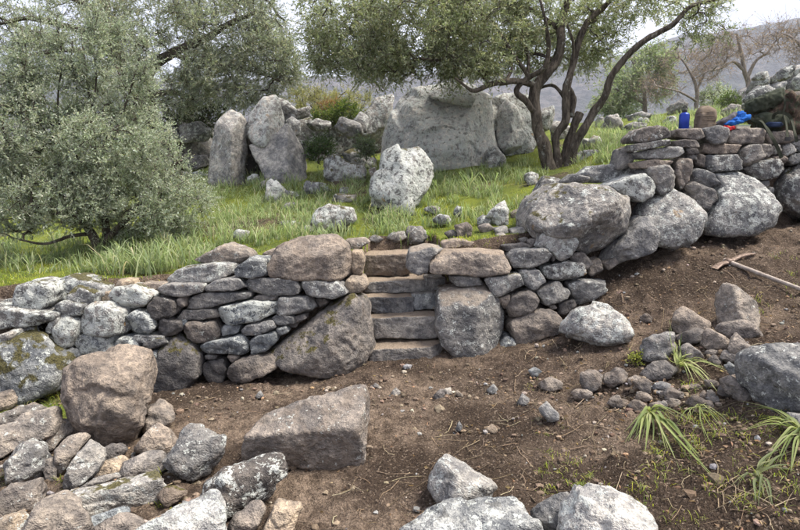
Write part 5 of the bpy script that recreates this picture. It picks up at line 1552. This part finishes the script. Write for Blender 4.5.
# ------------------------------------------------------------------ litter on the dug earth
def scatter():
    rg = np.random.default_rng(5)
    # pebbles and clods
    V0, F0 = ico(1)
    n = 8000
    y = 2.0 + 4.3 * rg.random(n) ** 0.9
    x = rg.uniform(-0.75, 0.75, n) * y
    dens = np.clip(0.28 + fbm2(x, y, 1.3, 3, 21.0) * 0.8 + 0.4 * np.exp(-((y - wall_y(x) + 0.35) / 0.25) ** 2) + 0.25 * sstep(0, 1.2, x), 0.05, 1)
    k = (y < wall_y(x) + 0.05) & (rg.random(n) < dens)
    x, y = x[k], y[k]
    bx = np.repeat(np.array(BASES), 16, 0)
    ba = rg.uniform(0, 2 * math.pi, len(bx)); br = rg.uniform(.75, 1.25, len(bx)) * (bx[:, 2] + .01)
    x = np.concatenate([x, bx[:, 0] + np.cos(ba) * br]); y = np.concatenate([y, bx[:, 1] + np.sin(ba) * br * .7]); n = len(x)
    r = 0.004 + 0.02 * rg.random(n) ** 3.0
    big = rg.random(n) < 0.02
    r[big] *= 2.0
    z = ground_z(x, y) + r * 0.25
    sc = r[:, None] * rg.uniform(0.6, 1.25, (n, 3)); sc[:, 2] *= .75
    jit = 1 + rg.uniform(-.28, .28, (n, len(V0), 1))
    V = (V0[None] * jit) * sc[:, None] + np.stack([x, y, z], 1)[:, None]
    F = (F0[None] + (np.arange(n) * len(V0))[:, None, None]).reshape(-1, 3)
    C = pal(rg, n, [(0.13, 0.095, 0.07), (0.22, 0.17, 0.125), (0.36, 0.31, 0.26), (0.24, 0.235, 0.23), (0.38, 0.24, 0.15)], [8, 4, .8, 1.3, .5])
    o = link('pebbles', mesh_np('pebbles', V.reshape(-1, 3), F, False, np.repeat(C, len(V0), 0)), PEBBLE)
    tag(o, 'pebbles and crumbs of earth strewn over the dug ground', 'pebbles', kind='stuff')
    # dry twigs and root fibres
    n = 1500
    y = 2.0 + 3.3 * rg.random(n); x = rg.uniform(-0.45, 0.75, n) * y
    k = (y < wall_y(x) - .15) & (rg.random(n) < np.clip(.12 + sstep(-.2, 1.0, x + (3.8 - y) * .5) * .9, 0, 1))
    x, y = x[k], y[k]; n = len(x)
    parts, cs = [], []
    for i in range(n):
        L = rg.uniform(.04, .22) if rg.random() < .93 else rg.uniform(.25, .45)
        a = rg.uniform(0, 2 * math.pi); cv = rg.uniform(-.9, .9)
        pts = []
        px_, py_ = x[i], y[i]
        for s in range(4):
            pts.append([px_, py_, 0]); px_ += math.cos(a) * L / 3; py_ += math.sin(a) * L / 3; a += cv * .5 + rg.normal() * .2
        pts = np.array(pts); rr = rg.uniform(.0013, .0034)
        pts[:, 2] = ground_z(pts[:, 0], pts[:, 1]) + rr + rg.uniform(0, .012, 4)
        Vv, Ff = sweep(pts, np.linspace(rr, rr * .5, 4), 4)
        parts.append((Vv, Ff)); cs.append(np.repeat(pal(rg, 1, [(0.24, 0.18, 0.12), (0.12, 0.09, 0.065), (0.36, 0.29, 0.2)], [3, 3, 1]), len(Vv), 0))
    V, F = merge(parts)
    o = link('twigs', mesh_np('twigs', V, F, True, np.concatenate(cs)), TWIG)
    tag(o, 'dry twigs and root fibres scattered over the dug ground', 'twigs', kind='stuff')
    # fallen leaves
    n = 800
    y = 2.1 + 3.0 * rg.random(n); x = rg.uniform(-0.35, 0.75, n) * y
    k = (y < wall_y(x) - .15) & (rg.random(n) < np.clip(.1 + sstep(-.2, .9, x + (3.8 - y) * .5), 0, 1))
    x, y = x[k], y[k]; n = len(x)
    B = np.stack([x, y, ground_z(x, y) + .012], 1)
    d = rg.normal(size=(n, 3)) * np.array([1, 1, .25])
    V, F, C = leaves(B, d, rg.uniform(.015, .045, n), rg.uniform(.008, .022, n), pal(rg, n, [(0.34, 0.22, 0.14), (0.42, 0.31, 0.2), (0.2, 0.13, 0.08)], [3, 2, 3]), rg, 1.0)
    o = link('fallen_leaves', mesh_np('fallen_leaves', V, F, False, C), GRASS)
    tag(o, 'tan fallen leaves lying on the dark earth', 'leaf litter', kind='stuff')
scatter()

# ------------------------------------------------------------------ pickaxe
WOOD = make_plain_mat('weathered_wood', (0.23, 0.19, 0.16), (0.36, 0.31, 0.27), 30, .75)
RUST = make_plain_mat('rusty_iron', (0.10, 0.068, 0.052), (0.24, 0.18, 0.145), 45, .6, .35)
def pickaxe():
    g = ground_hit(729, 265)
    c = g + np.array([0, 0, .075])
    root = thing('pickaxe', 'rusty pickaxe with a long wooden handle lying on the dug earth', 'pickaxe', tuple(g))
    Yc = c[1]
    def off(px, py, Y): return at(px, py, Y) - g
    e = ground_hit(822, 302); e[2] += .03
    ctr = off(729, 262, Yc)
    h0 = ctr - (e - g - ctr) / np.linalg.norm(e - g - ctr) * .05
    P = np.linspace(h0, e - g, 9)
    R = np.linspace(.021, .0165, 9); R[0] = .024
    V, F = sweep(P, R, 12, .05, 3.0)
    link('handle', mesh_np('handle', V, F), WOOD, root)
    # head: a curved bar, chisel end at left, pick at right
    H = catmull([off(714, 268.5, Yc - .10), off(721, 264, Yc - .05), ctr, off(739, 257, Yc + .04), off(748, 254.5, Yc + .08), off(755, 254, Yc + .11)], 5)
    n = len(H)
    T = np.gradient(H, axis=0); T /= np.linalg.norm(T, axis=1)[:, None]
    hd = (e - g - ctr); hd = hd / np.linalg.norm(hd)
    s = hd[None] - T * (T @ hd)[:, None]; s /= np.linalg.norm(s, axis=1)[:, None]
    u = np.cross(T, s)
    t = np.linspace(0, 1, n)
    wid = np.interp(t, [0, .15, .34, .42, .5, .75, 1], [.036, .030, .026, .034, .026, .021, .012])
    thk = np.interp(t, [0, .15, .34, .42, .5, .75, 1], [.004, .012, .016, .022, .016, .013, .007])
    ring = []
    for a in np.arange(8) / 8 * 2 * math.pi + math.pi / 8:
        ca, sa = math.copysign(abs(math.cos(a)) ** .55, math.cos(a)), math.copysign(abs(math.sin(a)) ** .55, math.sin(a))
        ring.append(H + s * (wid * ca)[:, None] + u * (thk * sa)[:, None])
    V = np.stack(ring, 1).reshape(-1, 3)
    idx = np.arange(n * 8).reshape(n, 8); nx = np.roll(idx, -1, 1)
    F = np.stack([idx[:-1], nx[:-1], nx[1:], idx[1:]], -1).reshape(-1, 4)
    caps = np.array([[idx[r, 0], idx[r, j], idx[r, j + 1], idx[r, j + 2]] for r in (0, n - 1) for j in (1, 3, 5)])
    link('head', mesh_np('head', V, np.vstack([F, caps])), RUST, root)
    # eye collar
    V, F = sweep(np.array([ctr - hd * .034, ctr - hd * .03, ctr + hd * .03, ctr + hd * .034]), [.026, .034, .034, .027], 12)
    link('eye', mesh_np('eye', V, F), RUST, root)
pickaxe()

# ------------------------------------------------------------------ things on top of the right wall
YW = 6.12
def lathe(prof, sides=24):
    n = len(prof)
    ang = np.arange(sides) / sides * 2 * math.pi
    V = np.concatenate([np.stack([np.cos(ang) * r, np.sin(ang) * r, np.full(sides, z)], 1) for r, z in prof])
    idx = np.arange(n * sides).reshape(n, sides); nx = np.roll(idx, -1, 1)
    F = np.stack([idx[:-1], nx[:-1], nx[1:], idx[1:]], -1).reshape(-1, 4)
    return V, F
def px2m(p, Y): return p * Y / FPX
BLUEM = make_plain_mat('blue_metal', (0.012, 0.035, 0.26), (0.018, 0.05, 0.33), 8, .28, .55, .5, .02)
BLACK = make_plain_mat('black_plastic', (0.012, 0.012, 0.013), (0.025, 0.025, 0.026), 30, .5)
def bottle():
    b0 = at(683.5, 130.5, YW + .05)
    root = thing('water_bottle', 'blue metal water bottle standing on the right wall', 'bottle', tuple(b0))
    R = px2m(4.8, YW); H = px2m(17.5, YW)
    V, F = lathe([(0.001, 0), (R * .93, 0), (R, .006), (R, H * .82), (R * .97, H * .87), (R * .8, H * .93), (R * .5, H * .985), (R * .4, H), (R * .4, H * 1.04), (.001, H * 1.04)])
    link('body', mesh_np('body', V, F), BLUEM, root)
    V, F = lathe([(.001, H * 1.0), (R * .48, H * 1.0), (R * .5, H * 1.02), (R * .5, H * 1.13), (R * .42, H * 1.17), (.001, H * 1.17)], 18)
    cap = link('cap', mesh_np('cap', V, F), BLACK, root)
    a = np.linspace(0, math.pi, 10)
    P = np.stack([np.cos(a) * R * .42, np.zeros(10), H * 1.15 + np.sin(a) * R * .75], 1)
    V, F = sweep(P, np.full(10, .004), 6)
    link('carry_loop', mesh_np('carry_loop', V, F), BLACK, cap)
bottle()

def soft_part(name, pix, Y, depth, mat, parent, p=6, rough=.08, level=4, wr=0.012, wsc=16, facets=3, chips=.05):
    STONE_SEED[0] += 1
    seed = STONE_SEED[0]
    P = parse(pix); c = poly_centroid(P); C = at(c[0], c[1], Y)
    sc = Y / FPX
    P2 = np.stack([P[:, 0] - c[0], -(P[:, 1] - c[1])], 1) * sc
    V, F = stone_mesh(P2, depth, depth, seed, level, p, facets, rough, False, chips)
    nrm = V / (np.linalg.norm(V, axis=1)[:, None] + 1e-9)
    # creases
    V = V + nrm * (-np.abs(fbm(V * wsc * np.array([1, 1, .6]) + seed, 2)) * wr)[:, None]
    o = link(name, mesh_np(name, V, F), mat)
    if parent is not None:
        o.parent = parent; o.location = Vector(C) - parent.location
    else:
        o.location = C
    return o
def cloth_mat(name, c0, c1, sc=14): return make_plain_mat(name, c0, c1, sc, .9, 0, .15, .5, .01)
POUCH = cloth_mat('brown_canvas', (0.115, 0.088, 0.066), (0.19, 0.15, 0.115))
pb = at(705.5, 129.5, YW + .08)
pouch = thing('pouch', 'upright brown canvas pouch beside the blue bottle', 'pouch', tuple(pb))
soft_part('body', '697,131 697.2,116 699,110 703,106.6 709.5,106.6 713,110.5 714.2,122 714.2,131', YW + .08, .075, POUCH, pouch, 9, .03, 4, .004, 20)
for yy, w_ in ((112.5, 7.7), (116.5, 8.6), (120.5, 8.9), (124.5, 9.0)):
    cc = at(705.6, yy, YW + .08) - pb
    a = np.linspace(0, 2 * math.pi, 33)[:-1]
    rx, ry = px2m(w_, YW) * 1.0, .0745
    sq = lambda v: np.sign(v) * np.abs(v) ** .55
    ring = np.stack([sq(np.cos(a)) * rx, sq(np.sin(a)) * ry, np.zeros(32)], 1) + cc
    V, F = [], []
    rr = .0035
    for q in (0, 1, 2, 3):
        o_ = np.array([math.cos(q * math.pi / 2), math.sin(q * math.pi / 2)]) * rr
        V.append(ring * 1.0 + np.stack([np.cos(a) * o_[0], np.sin(a) * o_[0], np.full(32, o_[1])], 1))
    V = np.concatenate(V); I = np.arange(128).reshape(4, 32)
    F = np.concatenate([np.stack([I[q], np.roll(I[q], -1), np.roll(I[(q + 1) % 4], -1), I[(q + 1) % 4]], -1) for q in range(4)])
    link('seam_band', mesh_np('seam_band', V, F), POUCH, pouch)

BLUEC = cloth_mat('blue_cloth', (0.012, 0.07, 0.30), (0.02, 0.12, 0.42))
GREYC = cloth_mat('grey_cloth', (0.06, 0.058, 0.068), (0.11, 0.105, 0.118))
REDC = cloth_mat('red_cloth', (0.30, 0.015, 0.02), (0.42, 0.03, 0.035))
NAVY = cloth_mat('navy_cloth', (0.012, 0.02, 0.05), (0.03, 0.045, 0.09))
o = soft_part('jacket', '726,124 732.5,115.5 740,112.8 749.6,115.2 751,120.4 741.5,123.5 735,125', YW + .16, .07, BLUEC, None, 6, .25, 5, .03, 22, 5, .16); tag(o, 'crumpled bright blue jacket lying on the right wall', 'jacket')
o = soft_part('sweater', '715.8,123 725.2,117 735,111.4 737,114 731,122 725,128.5 716.5,128.5', YW + .18, .06, GREYC, None, 6, .2, 4, .02, 22, 4, .12); tag(o, 'dark grey garment bunched under the blue jacket', 'garment')
o = soft_part('cloth', '722.8,130 725,125 730,126.5 734.4,125.6 735.4,129 728.5,131', YW + .05, .035, REDC, None, 6, .2, 4, .012, 26, 4, .12); tag(o, 'small red cloth at the edge of the right wall', 'cloth')
bk0 = at(740.8, 130, YW + .06)
book = thing('booklet', 'pale green and cream booklet beside the red cloth', 'booklet', tuple(bk0))
def box_mesh(hx, hy, hz, c=(0, 0, 0), bev=.12):
    bm = bmesh.new()
    bmesh.ops.create_cube(bm, size=2)
    for v in bm.verts: v.co = Vector((v.co.x * hx + c[0], v.co.y * hy + c[1], v.co.z * hz + c[2]))
    bmesh.ops.bevel(bm, geom=list(bm.edges), offset=min(hx, hy, hz) * bev, segments=2, affect='EDGES')
    me = bpy.data.meshes.new('box'); bm.to_mesh(me); bm.free()
    return me
PAPER = make_plain_mat('cream_paper', (0.5, 0.46, 0.34), (0.58, 0.54, 0.42), 60, .85)
COVER = make_plain_mat('green_cover', (0.26, 0.36, 0.28), (0.34, 0.43, 0.33), 20, .6)
link('pages', box_mesh(px2m(6.2, YW), .05, px2m(1.5, YW), (0, 0, px2m(2.2, YW))), PAPER, book)
link('cover', box_mesh(px2m(6.5, YW), .053, px2m(.35, YW), (0, 0, px2m(4.1, YW))), COVER, book)

def make_camo():
    m, nt, bs, out = new_mat('camouflage_canvas')
    b = NB(nt); tcn = b.n('ShaderNodeTexCoord'); P = tcn.outputs['Object']
    n1 = b.noise(P, 11, 3, .5, .6); n2 = b.noise(P, 17, 3, .5, .8); n3 = b.noise(P, 90, 3, .6)
    c = b.mix(b.ramp(n1, .5, .53), (0.05, 0.034, 0.026), (0.034, 0.038, 0.024))
    c = b.mix(b.ramp(n2, .56, .59), c, (0.1, 0.075, 0.052))
    c = b.mix(b.ramp(n3, .3, .7), b.mix(1., c, (.75, .75, .75), 'MULTIPLY'), b.mix(1., c, (1.2, 1.2, 1.2), 'MULTIPLY'))
    b.l(c, bs.inputs['Base Color']); bs.inputs['Roughness'].default_value = .9; bs.inputs['Specular IOR Level'].default_value = .15
    b.l(b.bump(n3, .4, .006), bs.inputs['Normal'])
    return m
CAMO = make_camo()
OLIVEC = cloth_mat('olive_canvas', (0.028, 0.033, 0.022), (0.055, 0.062, 0.043))
WEB = cloth_mat('olive_webbing', (0.022, 0.025, 0.017), (0.042, 0.045, 0.032), 40)
def backpack():
    YB = 6.5
    b0 = at(778, 133, YB)
    root = thing('backpack', 'camouflage backpack with an olive flap slumped on the right wall', 'backpack', tuple(b0))
    soft_part('body', '748,108 760,102 782,91 789,90 797,99 803,112 803,136 790,136 776,134 761,130 751,118', YB, .17, CAMO, root, 7, .1, 5, .03, 13, 5, .07)
    soft_part('flap', '749,103 753,99 767.5,94 780.5,88.4 784,92.7 782.5,103 774,108 761,112 752.5,112.6', YB - .14, .1, OLIVEC, root, 6, .1, 5, .022, 13, 4, .07)
    soft_part('side_pocket', '784,96 790,90 797,99 799,112 792,120 785,112', YB - .13, .09, CAMO, root, 6, .14, 4, .025, 15, 4, .08)
    soft_part('front_pocket', '755,116 768,112 784,113 788,124 776,130 760,128', YB - .15, .07, OLIVEC, root, 6, .14, 4, .025, 15, 4, .08)
    soft_part('rolled_mat', '764.5,124 768,122 781,122.5 783.5,125 780,127.2 768,127', YB - .22, .03, NAVY, root, 7, .08, 4, .006, 20)
    def strap(pts, w, dy=0):
        P = catmull([at(a, c, Y) - b0 for a, c, Y in pts], 6)
        n = len(P)
        T = np.gradient(P, axis=0); T /= np.linalg.norm(T, axis=1)[:, None]
        s = np.cross(T, np.array([0, 1.0, 0.15])); s /= np.linalg.norm(s, axis=1)[:, None]
        u = np.cross(s, T); w2, h2 = w / 2, .0022
        V = np.stack([P + s * w2 + u * h2, P - s * w2 + u * h2, P - s * w2 - u * h2, P + s * w2 - u * h2], 1).reshape(-1, 3)
        I = np.arange(n * 4).reshape(n, 4); nx = np.roll(I, -1, 1)
        F = np.stack([I[:-1], nx[:-1], nx[1:], I[1:]], -1).reshape(-1, 4)
        F = np.vstack([F, I[0][None], I[-1][None, ::-1]])
        return link('strap', mesh_np('strap', V, F, False), WEB, root)
    ye = 6.02
    strap([(756, 118, 6.32), (762, 122, 6.22), (767, 128.5, 6.1), (773, 139, ye), (778, 149, ye), (781.5, 158, ye)], .036)
    s2 = strap([(784, 114, 6.3), (786, 122, 6.22), (787, 130, 6.12), (787.5, 139, 6.06)], .03)
    link('buckle', box_mesh(.027, .006, .02, tuple(at(787.5, 139, 6.05) - b0)), BLACK, s2)
    strap([(773, 121, 6.3), (774, 115, 6.26), (780, 112.5, 6.24), (788, 115, 6.24), (792, 121, 6.24), (795, 134, 6.1), (797, 142, 6.1)], .032)
    strap([(750, 114, 6.34), (752, 119, 6.28), (758, 121, 6.26), (764, 118, 6.26)], .034)
    strap([(781, 89, 6.34), (784, 98, 6.3), (785, 106, 6.3), (783, 112, 6.3)], .022)
backpack()
o = soft_part('garment', '794,118 800,112 812,114 814,128 802,132 795,126', 6.42, .1, NAVY, None, 6, .2, 4, .02, 20, 4, .1); tag(o, 'dark navy garment at the right edge beside the backpack', 'garment')

# ------------------------------------------------------------------ hazy air
def haze():
    me = box_mesh(1040, 540, 130, (0, 460, 108), .0001)
    m = bpy.data.materials.new('haze_air'); m.use_nodes = True
    nt = m.node_tree; nt.nodes.clear()
    out = nt.nodes.new('ShaderNodeOutputMaterial'); pv = nt.nodes.new('ShaderNodeVolumePrincipled')
    pv.inputs['Color'].default_value = (0.78, 0.83, 1.0, 1)
    pv.inputs['Density'].default_value = HAZE_DENSITY
    pv.inputs['Anisotropy'].default_value = 0.2
    nt.links.new(pv.outputs[0], out.inputs['Volume'])
    o = link('haze', me, m)
    tag(o, kind='stuff')
HAZE_DENSITY = 0.00045
haze()
